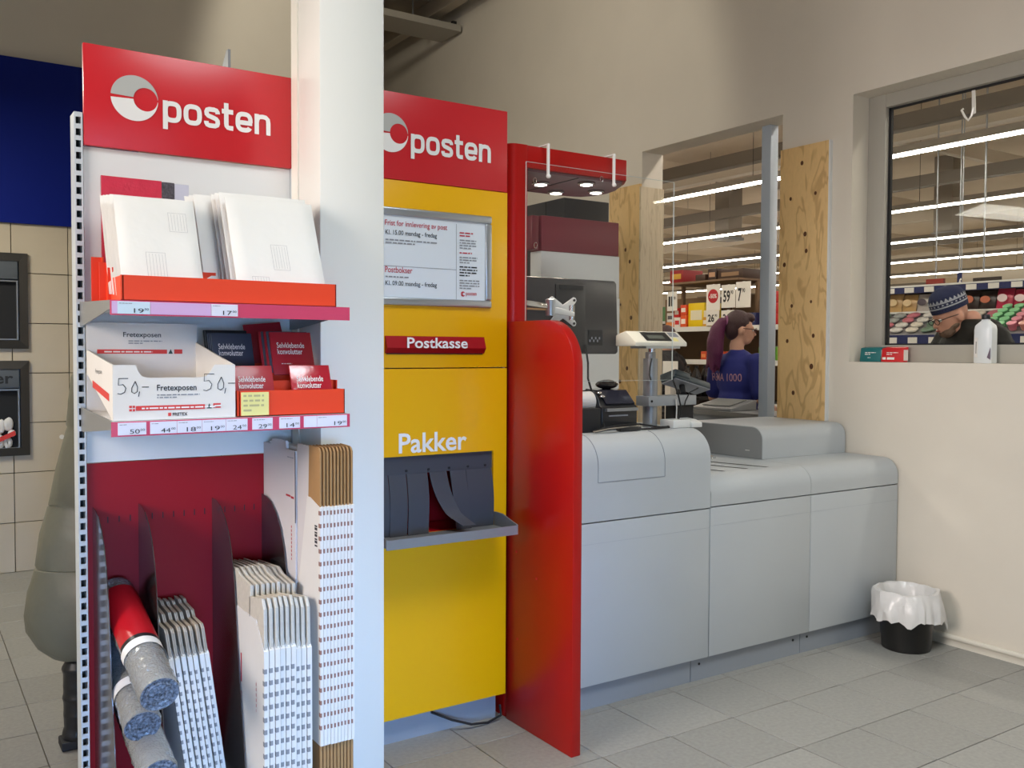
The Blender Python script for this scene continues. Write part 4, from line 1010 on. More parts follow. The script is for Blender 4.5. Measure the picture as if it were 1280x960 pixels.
obj('bottle_body', G().add(vs, fs), mat('milky_plastic', srgb(226, 230, 232), .3), bt, smooth=True)
obj('cap', G().cyl((4.58, 2.585, WZ0 + .222), (4.58, 2.585, WZ0 + .246), .020, n=18), DARK, bt, bevel=.002)
obj('front_label', G().box(4.543, 4.5455, 2.605, 2.621, WZ0 + .03, WZ0 + .13), BOARDW, bt)
obj('label_ink', G().box(4.542, 4.543, 2.611, 2.6135, WZ0 + .05, WZ0 + .11), INK, bt)
obj('side_label', G().prism([(2.5395, WZ0 + .02), (2.556, WZ0 + .03), (2.5395, WZ0 + .08)], 'x', 4.543, 4.5452), mat('purple_label', srgb(110, 92, 110), .5), bt)
hk = thing('hanging_hook', 'clear plastic hook taped to the top of the window pane', 'hook', (4.676, 2.73, 2.72))
CLR = mat('clear_hook_plastic', srgb(236, 234, 226), .2, coat=.6)
obj('tape', G().prism([(2.721, 2.745), (2.741, 2.74), (2.745, 2.885), (2.727, 2.885)], 'x', 4.680, 4.684), CLR, hk)
obj('hook', G().tube([(4.676, 2.732, 2.775), (4.676, 2.740, 2.735), (4.676, 2.757, 2.715), (4.676, 2.775, 2.735), (4.676, 2.795, 2.775), (4.676, 2.785, 2.780)], .006, 8), CLR, hk, smooth=True)

# ------------------------------------------------------------------ left background
bl = obj('wall_panel', G().box(-1.2, 1.45, 6.985, 7.012, 2.339, 3.428), BLUEP); tag(bl, 'large dark blue panel on the wall above the bottle machines', 'wall panel')
MFR = mat('machine_frame', srgb(74, 72, 70), .35, metal=.3)
def intake(z0, z1, zin0, zin1, plaque, label_, inner):
    t = thing('bottle_return_machine', label_, 'return machine', (.4, 6.99, z0), 'return openings in the tiled wall')
    x0, x1 = .03, .742; q = .055
    g = G()
    o_ = [(x0, z0), (x1, z0), (x1, z1), (x0, z1)]; i_ = [(x0 + q, z0 + q), (x1 - q, z0 + q), (x1 - q, z1 - q), (x0 + q, z1 - q)]
    vs = [(a, 6.985, b) for a, b in o_] + [(a, 6.955, b) for a, b in i_] + [(a, 7.012, b) for a, b in o_] + [(a, 7.0, b) for a, b in i_]
    fs = []
    for k in range(4):
        j = (k + 1) % 4; fs += [(k, j, 4 + j, 4 + k), (8 + k, 8 + j, j, k), (4 + k, 4 + j, 12 + j, 12 + k)]
    fs += [(12, 13, 14, 15)]
    obj('frame', G().add(vs, fs), MFR, t)
    pq = obj('plaque', G().box(x0 + q + .01, x1 - q - .008, 6.962, 6.99, plaque[0], plaque[1]), mat('plaque_grey', srgb(96, 102, 108), .35), t, bevel=.003)
    for g in (G().box(x1 - q - .016, x1 - q - .008, 6.96, 6.99, zin0, zin1), G().box(x0 + q + .01, x1 - q - .016, 6.96, 6.99, zin0, zin0 + .008), G().box(x0 + q + .01, x1 - q - .016, 6.96, 6.99, zin1 - .008, zin1)):
        obj('inner_rim', g, METALG, t)
    obj('opening', G().box(x0 + q + .01, x1 - q - .016, 6.994, 6.999, zin0, zin1), DARKM, t)
    return t, pq
t1, q1 = intake(1.504, 2.139, 1.562, 1.955, (1.965, 2.085), 'upper dark framed bottle return opening in the tiled wall', None)
obj('drum', G().cyl((.36, 6.93 + .05, 1.75), (.36, 6.99, 1.75), .19, n=28), DARK, t1)
t2, q2 = intake(.789, 1.424, .838, 1.235, (1.245, 1.365), 'lower dark framed crate return opening in the tiled wall', None)
text('Kasser', INK, q2, (.30, 6.961, 1.272), .345, .075, bold=.02)
wg = thing('crumpled_bag', 'crumpled white and red bag inside the lower return opening', 'bag', (.60, 6.97, .85))
vs = []; rnd = random.Random(3)
g = G()
for k in range(9):
    a = rnd.uniform(.52, .655); b = rnd.uniform(.87, 1.02)
    g.ell((a, 6.975, b), (rnd.uniform(.015, .03), .012, rnd.uniform(.02, .05)), 10, 7)
obj('white_film', g, BAG, wg, smooth=True)['kind'] = 'stuff'
obj('red_print', G().prism([(.53, .875), (.655, .93), (.65, .96), (.53, .905)], 'y', 6.952, 6.96), BARR, wg)
sg = obj('round_sticker', G().cyl((.94, 7.012, .90), (.94, 7.009, .90), .016, n=16), TXTW); tag(sg, 'small round white sticker on the wall tiles', 'sticker')
# unlit hanging light tray near the ceiling
lt = thing('hanging_light', 'unlit grey light tray hanging below the ceiling', 'light fixture', (4.0, 7.8, 4.5))
obj('tray', G().box(2.9, 4.47, 7.63, 8.0, 4.50, 4.535).box(2.9, 4.47, 7.63, 7.645, 4.535, 4.56), mat('tray_grey', srgb(170, 164, 152), .6), lt)
obj('end_cap', G().box(4.40, 4.44, 7.66, 7.70, 4.56, 4.60), DARKM, lt)
for x in (3.2, 4.05): obj('rod', G().cyl((x, 7.8, 4.535), (x, 7.8, 4.8), .008, n=8), METALG, lt)

# ------------------------------------------------------------------ supermarket beyond the wall
SX, SX1_, SY0, SY1, SZ = 4.7, 28.0, -6.0, 26.0, 5.0
SFL = tile_mat('store_floor_tiles', srgb(176, 168, 156), (.6, .6), srgb(150, 142, 130), (0, 0, 0))
struct('floor_store', G().box(SX, SX1_, SY0, SY1, -.06, -.003), SFL, 'pale tiled supermarket floor', 'floor')
struct('ceiling_store', G().box(SX, SX1_, SY0, SY1, SZ, SZ + .1), CEILST, 'beige supermarket ceiling', 'ceiling')
struct('wall_store_far', G().box(SX1_, SX1_ + .1, SY0, SY1, 0, SZ), WALLST, 'far wall of the supermarket', 'wall')
struct('wall_store_back', G().box(SX, SX1_, SY1, SY1 + .1, 0, SZ), WALLST, 'rear wall of the supermarket', 'wall')
struct('wall_store_front', G().box(SX, SX1_, SY0 - .1, SY0, 0, SZ), WALLST, 'front wall of the supermarket', 'wall')
struct('wall_store_side', G().box(SX - .2, SX, 10, SY1, 0, SZ), WALLST, 'side wall of the supermarket past the hall', 'wall')
DBEAM = mat('dark_beam', srgb(112, 104, 94), .6); LBEAM = mat('light_beam', srgb(190, 178, 160), .6)
for k in range(-1, 6):
    x = 8.54 + 3.36 * k
    lf = thing('linear_light', 'long white ceiling light line of the supermarket, one of seven parallel rows', 'light fixture', (x, 8, 3.5), 'supermarket light lines')
    y0, y1 = (-5.5, 25.5) if k < 5 else (9.4, 25.5)
    if k < 0: y1 = 9.5
    obj('housing', G().box(x - .025, x + .035, y0, y1, 3.525, 3.60), mat('lamp_housing', srgb(140, 132, 122), .5), lf)
    obj('diffuser', G().box(x - .026, x + .03, y0, y1, 3.50, 3.525), TUBE, lf)
    for j in range(8):
        y = y0 + 1.2 + 4.0 * j
        if y < y1: obj('suspension_wire', G().cyl((x, y, 3.6), (x, y, SZ), .0035, n=6), DARKM, lf)
# main beams and purlins under the store ceiling
n_ = 9
for x, z0, z1, m in ((8.62, 3.80, 3.95, DBEAM), (7.0, 4.35, 4.48, LBEAM), (10.3, 4.1, 4.28, LBEAM), (12.6, 3.95, 4.12, DBEAM), (16.2, 4.0, 4.2, LBEAM), (19.6, 3.95, 4.15, DBEAM), (23.0, 4.0, 4.2, LBEAM)):
    struct('trim_%d' % n_, G().box(x, x + .16, SY0, SY1, z0, z1), m, 'steel beam under the supermarket ceiling running along the light lines', 'beam'); n_ += 1
for y in (4.5, 8.2, 11.8, 15.4, 19.0, 22.6):
    struct('trim_%d' % n_, G().box(SX, SX1_, y, y + .12, 4.55, 4.75), LBEAM, 'steel purlin under the supermarket ceiling running across the light lines', 'beam'); n_ += 1
for k, (x, y) in enumerate(((12.9, 12.2), (15.5, 9.4))):
    dk = thing('ventilation_drop', 'grey square duct hanging from the supermarket ceiling', 'duct', (x, y, SZ), 'ducts under the supermarket ceiling')
    obj('duct', G().box(x, x + .35, y, y + .35, 3.65, SZ), mat('duct_grey', srgb(140, 132, 122), .5, metal=.3), dk)
    obj('outlet', G().box(x - .03, x + .38, y - .03, y + .38, 3.60, 3.65), METALG, dk)
pp = obj('ceiling_pipe', G().tube([(7.4, 6.2, 4.3), (7.0, 6.9, 4.3), (6.3, 8.2, 4.28)], .025, 10), LBEAM); tag(pp, 'slanting pipe under the supermarket ceiling behind the passage', 'pipe')

# ---- promotion shelf seen through the passage
SHB = mat('shelf_brown', srgb(128, 104, 80), .7)
PS = thing('promotion_shelf', 'supermarket shelf with large price signs behind the cashier', 'shelf', (7.3, 6.8, 0))
SHD = mat('shelf_dark', srgb(58, 48, 42), .6)
obj('back_board', G().box(7.62, 7.66, 5.9, 8.2, 0, 2.12), SHB, PS)
for z in (.5, 1.0, 1.42, 1.765, 2.25): 
    ya, yb = (6.5, 7.6) if z > 2 else (5.9, 8.2)
    b = obj('shelf_board', G().box(7.02, 7.62, ya, yb, z - .02, z), SHB if z > 2 else METALG, PS)
    if z < 2: obj('price_rail', G().box(7.0, 7.02, ya, yb, z - .045, z + .005), WHITE, b)
for y in (5.9, 8.17): obj('end_panel', G().box(7.02, 7.66, y, y + .03, 0, 1.765), SHB, PS)
for y in (6.5, 7.57): obj('post', G().box(7.3, 7.34, y, y + .03, 1.766, 2.23), SHB, PS)
SIGN = mat('sign_white', srgb(236, 234, 228), .5)
def price_sign(y1, y0, z0, z1, big, sup, label_):
    """y1 is the side nearer the hall's depth; the sign faces the passage"""
    t = thing('price_sign', label_, 'price sign', (6.985, (y0 + y1) / 2, z0), 'price signs on the promotion shelf')
    b = obj('card', G().box(6.982, 6.988, y0, y1, z0, z1), SIGN, t)
    w = y1 - y0; h = z1 - z0
    if big == 'disc':
        c = Vector((6.9812, (y0 + y1) / 2, z0 + h * .55)); r = w * .38; k = 28
        d = obj('red_disc', G().add([c + Vector((0, r * math.cos(2 * PI * i / k), r * math.sin(2 * PI * i / k))) for i in range(k)], [tuple(range(k))]), mat('disc_red', srgb(186, 34, 46), .5), b)
        text('-50%', TXTW, d, (6.9805, y1 - w * .22, c.z - .022), w * .56, .045, face=WEST, bold=.02)
    else:
        bw_ = w * (.5 if len(big) > 1 else .26)
        if big == '11':
            for q in (0, 1): text('1', INK, b, (6.9815, y1 - w * (.14 + .27 * q), z0 + h * .24), w * .2, h * .52, face=WEST, bold=.03)
        else: text(big, INK, b, (6.9815, y1 - w * .14, z0 + h * .24), bw_, h * .52, face=WEST, bold=.03)
        if sup: text(sup, INK, b, (6.9815, y1 - w * .14 - bw_ - w * .03, z0 + h * .58), w * .2, h * .17, face=WEST, bold=.02)
    obj('clip', G().box(6.984, 7.0, (y0 + y1) / 2 - .01, (y0 + y1) / 2 + .01, z1 - .02, z1 + .004), WHITE, t)
price_sign(7.485, 7.335, 1.945, 2.15, '11', '90', 'white price sign reading 11 hanging over the promotion shelf')
price_sign(6.90, 6.712, 1.93, 2.195, 'disc', '', 'white sign with a red discount disc on the promotion shelf')
price_sign(6.90, 6.722, 1.775, 1.928, '26', '90', 'white price sign reading 26 under the red disc sign')
price_sign(6.69, 6.507, 1.95, 2.18, '59', '90', 'white price sign reading 59 beside the red disc sign')
price_sign(6.69, 6.52, 1.775, 1.925, '26', '90', 'white price sign reading 26 under the sign reading 59')
price_sign(6.495, 6.307, 1.945, 2.20, '7', '90', 'white price sign reading 7 beside the sign reading 59')
def pbox(x, y, z, sx, sy, sz, col, label_, band=None, name='product_box', group='boxes on the promotion shelf'):
    t = thing(name, label_, 'box', (x, y, z), group)
    nm = 'carton_%d_%d_%d' % col
    b = obj('carton', G().box(x, x + sx, y, y + sy, z + .001, z + sz), mat(nm, srgb(*col), .5), t, bevel=.004)
    if band: obj('printed_band', G().box(x - .001, x, y + sy * .15, y + sy * .85, z + sz * .3, z + sz * .7), mat('band_%d_%d_%d' % band, srgb(*band), .5), t)
    return t
zs = 1.765
pbox(7.05, 6.995, zs, .25, .235, .255, (244, 210, 16), 'bright yellow box on the promotion shelf', (236, 230, 200))
pbox(7.03, 6.93, zs, .12, .07, .10, (226, 170, 60), 'small amber box in front of the yellow one', (250, 240, 220))
pbox(7.03, 6.915, zs + .101, .12, .07, .07, (236, 226, 206), 'small cream box on top of the amber one')
pbox(7.03, 7.24, zs, .14, .09, .13, (228, 92, 40), 'orange box beside the yellow one', (246, 236, 226))
pbox(7.03, 7.24, zs + .131, .14, .09, .11, (226, 80, 44), 'orange box stacked on another beside the yellow one', (246, 236, 226))
pbox(7.03, 7.335, zs, .14, .09, .11, (238, 232, 226), 'white and red box under the sign reading 11', (200, 40, 40))
pbox(7.03, 7.345, zs + .111, .14, .085, .10, (206, 40, 40), 'red box above the white one under the sign reading 11', (240, 236, 230))
pbox(7.03, 7.43, zs, .2, .12, .06, (226, 136, 70), 'low orange box at the end of the promotion shelf')
pbox(7.03, 7.44, zs + .061, .14, .10, .10, (232, 228, 222), 'white box lying on the low orange one', (90, 84, 90))
for k in range(3): pbox(7.1, 6.12 + .001 * k, zs + .002 + .112 * k, .2, .15, .11, (214, 42, 40), 'red box in the column of three beside the sign reading 7', (240, 190, 180))
pbox(7.05, 6.30, zs, .16, .10, .13, (36, 52, 104), 'navy box under the sign reading 7', (220, 220, 230))
pbox(7.1, 6.52, 2.25, .3, .34, .10, (66, 46, 36), 'long dark brown carton on the top board', (150, 120, 90))
pbox(7.1, 6.88, 2.25, .3, .12, .12, (60, 42, 38), 'short dark brown carton on the top board', (190, 150, 120))
pbox(7.08, 7.02, 2.25, .3, .14, .07, (72, 50, 40), 'flat dark brown carton on the top board')
pbox(7.08, 7.35, 2.25, .3, .2, .14, (150, 30, 34), 'dark red carton on the top board', (206, 160, 60))
for k in range(5): pbox(7.05, 6.62 + .085 * k, 1.42, .18, .08, .09, (206, 76, 40), 'orange packet in the row under the promotion shelf', (236, 150, 90))
for k in range(4): pbox(7.04, 6.62 + .11 * k, 1.0, .2, .1, .16, (190, 40, 44), 'red packet in the row near the bottom of the promotion shelf')
for k in range(4):
    c = thing('drink_can', 'green drink can in the row beside the cashier', 'can', (7.1, 6.05 + .07 * k, 1.42), 'green cans')
    obj('can_body', G().lathe([(.024, 0), (.03, .006), (.03, .125), (.025, .138)], (7.1, 6.05 + .07 * k, 1.421), 16), mat('green_can', srgb(110, 170, 60), .3, metal=.3), c, smooth=True)
    obj('can_top', G().cyl((7.1, 6.05 + .07 * k, 1.558), (7.1, 6.05 + .07 * k, 1.562), .024, n=14), ALU, c)
for k in range(3):
    c = thing('brown_bottle', 'brown bottle with white cap behind the yellow box', 'bottle', (7.42, 7.02 + .11 * k, zs), 'brown bottles')
    obj('glass', G().lathe([(.045, 0), (.048, .01), (.048, .2), (.018, .29), (.018, .33)], (7.42, 7.02 + .11 * k, zs + .001), 16), mat('brown_glass', srgb(70, 40, 24), .2), c, smooth=True)
    obj('white_cap', G().cyl((7.42, 7.02 + .11 * k, zs + .331), (7.42, 7.02 + .11 * k, zs + .36), .02, n=12), TXTW, c)
# bottle pack and till
st = thing('till_stand', 'dark stand beside the till carrying a pack of bottles', 'stand', (5.78, 5.78, 0))
obj('pillar', G().box(5.62, 5.94, 5.62, 5.94, 0, 1.10), SHD, st); obj('top', G().box(5.58, 5.98, 5.58, 5.98, 1.10, 1.125), DARKM, st)
for i in range(3):
    for j in range(2):
        x, y = 5.66 + .105 * i, 5.70 + .105 * j
        c = thing('cola_bottle', 'black soft drink bottle with round pink and white mark on the till stand', 'bottle', (x, y, 1.125), 'bottles on the till stand')
        obj('bottle_body', G().lathe([(.042, 0), (.048, .012), (.048, .09), (.044, .10), (.048, .115), (.046, .17), (.02, .225), (.015, .24)], (x, y, 1.126), 18), mat('cola', srgb(22, 18, 20), .15), c, smooth=True)
        obj('cap', G().cyl((x, y, 1.366), (x, y, 1.385), .016, n=12), mat('cola_cap', srgb(40, 40, 44), .3), c)
        cc = Vector((x - .0345, y - .0345, 1.205)); r_ = Vector((.707, -.707, 0)); k = 16
        mk = obj('round_mark', G().add([cc + r_ * .024 * math.cos(2 * PI * q / k) + Vector((0, 0, .024 * math.sin(2 * PI * q / k))) for q in range(k)], [tuple(range(k))]), TXTW, c)
        c2 = cc + Vector((-.0006, -.0006, 0))
        obj('pink_half', G().add([c2 + r_ * .022 * math.cos(math.radians(90 + 180 * q / 10)) + Vector((0, 0, .022 * math.sin(math.radians(90 + 180 * q / 10)))) for q in range(11)], [tuple(range(11))]), mat('mark_pink', srgb(214, 60, 110), .5), mk)
tcd = thing('tent_card', 'small white folded card with printed mark beside the bottles', 'card', (5.75, 6.12, 1.125))
obj('card_front', G().add([(5.70, 6.16, 1.30), (5.78, 6.05, 1.30), (5.80, 6.07, 1.42), (5.72, 6.18, 1.42)], [(0, 1, 2, 3)]).box(5.72, 5.79, 6.08, 6.15, 0, 1.30), SIGN, tcd)
td = thing('till_desk', 'grey till desk inside the passage behind the counter', 'desk', (4.98, 4.55, 0))
obj('desk_top', G().box(4.76, 5.14, 3.95, 5.05, 1.06, 1.09), METALG, td); obj('desk_body', G().box(4.78, 5.1, 3.98, 5.03, 0, 1.06), GREYK, td)
kp = thing('till_keypad', 'grey slanted keypad lying on the till desk', 'keypad', (4.92, 4.68, 1.09))
obj('base', G().prism([(4.80, 1.091), (5.06, 1.091), (5.06, 1.165), (4.80, 1.11)], 'y', 4.50, 4.87), METALG, kp, bevel=.005)
Tk = Matrix.Translation((4.93, 4.685, 1.141)) @ Matrix.Rotation(math.radians(-11.9), 4, 'Y')
obj('key_field', G().box(-.09, .09, -.13, .13, 0, .004).xf(Tk), mat('key_field', srgb(120, 122, 120), .5), kp)

# ---- candy rack seen through the window
CR = thing('candy_rack', 'long blue supermarket rack with sloping trays of sweets', 'rack', (7.6, 4.4, 0))
RY0, RY1 = 2.9, 5.5
NAVY = mat('rack_navy', srgb(24, 38, 96), .4)
obj('back_board', G().box(7.78, 7.82, RY0, RY1, 0, 2.10), SHD, CR)
obj('body', G().box(7.22, 7.78, RY0, RY1, 0, 1.56), DARKM, CR)
obj('bottom_rail', G().box(7.19, 7.22, RY0, RY1, 1.565, 1.655), NAVY, CR)
obj('sloping_tray', G().prism([(7.22, 1.56), (7.22, 1.655), (7.60, 1.85), (7.60, 1.56)], 'y', RY0, RY1), mat('tray_grey2', srgb(150, 150, 154), .5), CR)
obj('ledge', G().box(7.56, 7.78, RY0, RY1, 1.855, 1.872), WHITE, CR)
obj('top_rail', G().box(7.50, 7.53, RY0, RY1, 2.03, 2.085), NAVY, CR)
obj('top_board', G().box(7.53, 7.78, RY0, RY1, 2.065, 2.085), WHITE, CR)
obj('top_edge', G().box(7.495, 7.505, RY0, RY1, 2.085, 2.10), WHITE, CR)
y = RY0 + .04
while y < RY1 - .12:
    obj('price_tag', G().box(7.187, 7.19, y, y + .085, 1.585, 1.635), SIGN, CR)
    obj('price_tag', G().box(7.496, 7.50, y + .05, y + .14, 2.035, 2.08), SIGN, CR); y += .19
def bag_(y, w, h, col, label_, patch=None, x=7.58, z=1.872, lean=.12):
    t = thing('sweets_bag', label_, 'sweets bag', (x, y, z), 'bags hanging in the candy rack')
    nx, nz = 6, 8; vs = []; fs = []
    for sd2 in (-1, 1):
        for j in range(nz + 1):
            for i in range(nx + 1):
                u = i / nx; v = j / nz; th = .032 * (math.sin(PI * min(max(u, .02), .98)) ** .5) * (math.sin(PI * min(max(v, .03), .97)) ** .5)
                vs.append((x + lean * v * .3 + sd2 * th, y + w * u, z + .001 + h * v))
    q = nx + 1; n1 = q * (nz + 1)
    for sd2 in (0, 1):
        for j in range(nz):
            for i in range(nx):
                a = sd2 * n1 + j * q + i; fs.append((a, a + 1, a + q + 1, a + q))
    nm = 'bag_%d_%d_%d' % col
    b = obj('pouch', G().add(vs, fs), mat(nm, srgb(*col), .35, coat=.3), t, smooth=True)
    if patch:
        cxx = x - .034; k = 14
        obj('front_print', G().add([(cxx - .004, y + w * (.5 + .32 * math.cos(2 * PI * i / k)), z + h * (.52 + .2 * math.sin(2 * PI * i / k))) for i in range(k)], [tuple(range(k))]), mat('patch_%d_%d_%d' % patch, srgb(*patch), .5), b)
    return t
yy = 3.2
for col, patch, lab, n in (((40, 140, 140), (236, 240, 236), 'teal bag of sweets with pale print in the candy rack', 3), ((206, 40, 84), (250, 226, 230), 'pink bag of sweets with pale print in the candy rack', 4), ((40, 20, 22), (210, 120, 90), 'dark bag of sweets with reddish print in the candy rack', 4), ((196, 190, 186), (90, 80, 90), 'pale grey bag in the candy rack behind the man', 1), ((206, 168, 110), (232, 206, 160), 'tan bag of nuts in the candy rack', 2), ((32, 40, 110), (120, 120, 190), 'dark blue bag of sweets in the candy rack', 4)):
    for k in range(n):
        bag_(yy, .135, .15 + .012 * (k % 2), col, lab, patch); yy += .143
CUPC = [((120, 200, 140), 'green'), ((132, 206, 150), 'green'), ((226, 130, 150), 'pink'), ((234, 150, 140), 'salmon'), ((150, 90, 170), 'purple'), ((226, 130, 150), 'pink')]
proto = {}
def on_tray(s): return Vector((7.23 + .36 * s, 0, 1.662 + .185 * s))
ti = Matrix.Rotation(math.radians(-27), 4, 'Y')
for c in range(14):
    y = 3.98 + .09 - .095 * c
    col, cn = CUPC[c % 6]
    if y < 3.05: break
    for r in range(5):
        p = on_tray(.1 + .2 * r); p.y = y; p.z += .008; p.x -= .004
        if cn not in proto:
            t = thing('sweets_cup', '%s lidded cup of sweets on the sloping tray' % cn, 'sweets cup', tuple(p), 'cups on the sloping tray')
            obj('cup', G().lathe([(.026, 0), (.034, .05), (.036, .055)], tuple(p), 14).xf(Matrix.Identity(4)), mat('cup_%s' % cn, srgb(*col), .4), t, smooth=True)
            obj('lid', G().lathe([(.038, .055), (.038, .062), (.02, .066)], tuple(p), 14), mat('cup_lid_%s' % cn, srgb(*[min(255, v + 40) for v in col]), .3), t, smooth=True)
            proto[cn] = t
        else: t = copy_tree(proto[cn], None, tuple(p))
        t.rotation_euler = (0, math.radians(-27), 0)
# piles of loose goods on the rest of the tray
rnd = random.Random(12)
LO = [((226, 224, 220), 'white'), ((206, 120, 136), 'rose'), ((170, 176, 174), 'grey'), ((120, 150, 128), 'sage'), ((236, 230, 216), 'cream')]
for k in range(34):
    y = 4.16 + (k // 4) * .145 + rnd.uniform(0, .02); s = .1 + .24 * (k % 4)
    (col, cn) = LO[(k // 4 + (k % 4) // 2) % 5] if k // 4 not in (1, 2) else LO[4]
    p = on_tray(s); p.y = y
    t = thing('sweets_packet', '%s packet lying on the sloping tray of the candy rack' % cn, 'sweets packet', tuple(p), 'packets on the sloping tray')
    T2 = Matrix.Translation(p + Vector((-.01, 0, .022))) @ Matrix.Rotation(math.radians(-27), 4, 'Y') @ Matrix.Rotation(rnd.uniform(-.3, .3), 4, 'Z')
    obj('wrapper', G().ell((0, 0, 0), (.042, .062, .02), 12, 7).xf(T2), mat('loose_%s' % cn, srgb(*col), .35, var=.2, vscale=30, coat=.3), t, smooth=True)
# things further back
cs = thing('aisle_display', 'beige overhead box with dark screen above the candy rack', 'display', (9.0, 5.05, 2.1)); 
obj('housing', G().box(9.0, 9.3, 4.70, 5.34, 2.10, 2.32), LBEAM, cs, bevel=.006); obj('screen', G().box(8.995, 9.0, 4.93, 5.22, 2.16, 2.255), mat('dark_screen', srgb(50, 38, 34), .3), cs)
for x in (9.1,): obj('hanger', G().cyl((9.15, 4.8, 2.32), (9.15, 4.8, 5), .01, n=8).cyl((9.15, 5.2, 2.32), (9.15, 5.2, 5), .01, n=8), METALG, cs)
for y0, y1, z0, z1, col, lab, nm in ((5.66, 5.86, 2.10, 2.29, (150, 52, 40), 'plain red hanging sign beyond the candy rack', 'hanging_sign'), (5.36, 5.64, 2.10, 2.29, (170, 150, 120), 'plain tan hanging sign beyond the candy rack', 'hanging_sign')):
    t = thing(nm, lab, 'sign', (9.2, (y0 + y1) / 2, z0)); obj('board', G().box(9.2, 9.24, y0, y1, z0, z1), mat('panel_%d_%d_%d' % col, srgb(*col), .5), t); obj('hanger', G().cyl((9.22, (y0 + y1) / 2, z1), (9.22, (y0 + y1) / 2, 5), .008, n=8), METALG, t)
bn = thing('aisle_banner', 'narrow blue banner with a white letter hanging past the man', 'banner', (9.1, 5.40, 2.13)); obj('board', G().box(9.1, 9.12, 5.38, 5.45, 2.13, 2.33), NAVY, bn); text('f', TXTW, bn, (9.0985, 5.43, 2.17), .03, .1, face=WEST, bold=.03); obj('hanger', G().cyl((9.11, 5.41, 2.33), (9.11, 5.41, 5), .006, n=8), METALG, bn)
# gondola rows behind, only their tops show
for gx, col in ((10.4, (120, 60, 50)), (13.2, (90, 90, 110))):
    gd = thing('gondola', 'tall supermarket gondola shelf standing behind, %s row' % ('nearer' if gx < 12 else 'farther'), 'gondola', (gx, 8, 0))
    obj('core', G().box(gx, gx + .9, -3, 16, 0, 2.0), SHD, gd)
    for z in (1.2, 1.6, 2.0): obj('shelf_rail', G().box(gx - .03, gx, -3, 16, z - .04, z), WHITE, gd)
    rr = random.Random(int(gx * 10)); y = 3.0
    while y < 15:
        w = rr.uniform(.16, .34); h = rr.uniform(.12, .28); c = rr.choice([(190, 50, 46), (226, 190, 70), (60, 80, 140), (220, 214, 206), (110, 70, 46), (90, 140, 90)])
        nm2 = {190: 'red', 226: 'yellow', 60: 'blue', 220: 'white', 110: 'brown', 90: 'green'}[c[0]]
        pbox(gx + .02, y, 2.0, .4, w, h, c, '%s carton on top of the %s gondola' % (nm2, 'nearer' if gx < 12 else 'farther'), None, 'stock_carton', 'stock cartons on the gondolas'); y += w + rr.uniform(.01, .12)

# ------------------------------------------------------------------ people
from mathutils.bvhtree import BVHTree
SKIN = mat('skin', srgb(206, 160, 138), .5); SKINO = mat('skin_ruddy', srgb(204, 150, 128), .5)
def remesh(name, g, m, parent, vox, M, sm=5, sub=None):
    g.xf(M)
    tmp = obj('tmp', g, None)
    rm = tmp.modifiers.new('r', 'REMESH'); rm.mode = 'VOXEL'; rm.voxel_size = vox
    s_ = tmp.modifiers.new('s', 'SMOOTH'); s_.factor = .6; s_.iterations = sm
    me = bpy.data.meshes.new_from_object(tmp.evaluated_get(bpy.context.evaluated_depsgraph_get()))
    bpy.data.objects.remove(tmp)
    off = worldloc(parent)
    for v in me.vertices: v.co -= off
    for p in me.polygons: p.use_smooth = True
    me.name = name
    return link(name, me, m, parent)
def head_m(tilt, turn=0.0, drop=0.0):
    c = Vector((0, .01, 1.50))
    return Matrix.Translation((0, -drop * .9, -drop)) @ Matrix.Translation(c) @ Matrix.Rotation(turn, 4, 'Z') @ Matrix.Rotation(tilt, 4, 'X') @ Matrix.Translation(-c)
def add_hand(g, w, d, side):
    d = Vector(d).normalized(); w = Vector(w); s_ = d.orthogonal(); s_ = (Vector((0, -1, 0)) - d * d.dot(Vector((0, -1, 0)))).normalized(); o = d.cross(s_)
    pc = w + d * .045
    g.cap(w, w + d * .075, .024, .030)
    for k, (a, l) in enumerate(((-.024, .062), (-.008, .072), (.008, .068), (.024, .052))):
        b = w + d * .082 + s_ * a; k1 = b + d * l * .55 + o * .008 * side; k2 = k1 + d * l * .4 + o * .022 * side
        g.cap(b - d * .02, k1, .010, .0092); g.cap(k1, k2, .0092, .008)
    b = w + d * .03 + s_ * -.026; g.cap(b, b + (d * .6 - s_ * .7).normalized() * .04, .012, .010); e = b + (d * .6 - s_ * .7).normalized() * .04; g.cap(e, e + (d * .9 - s_ * .2).normalized() * .03, .010, .008)
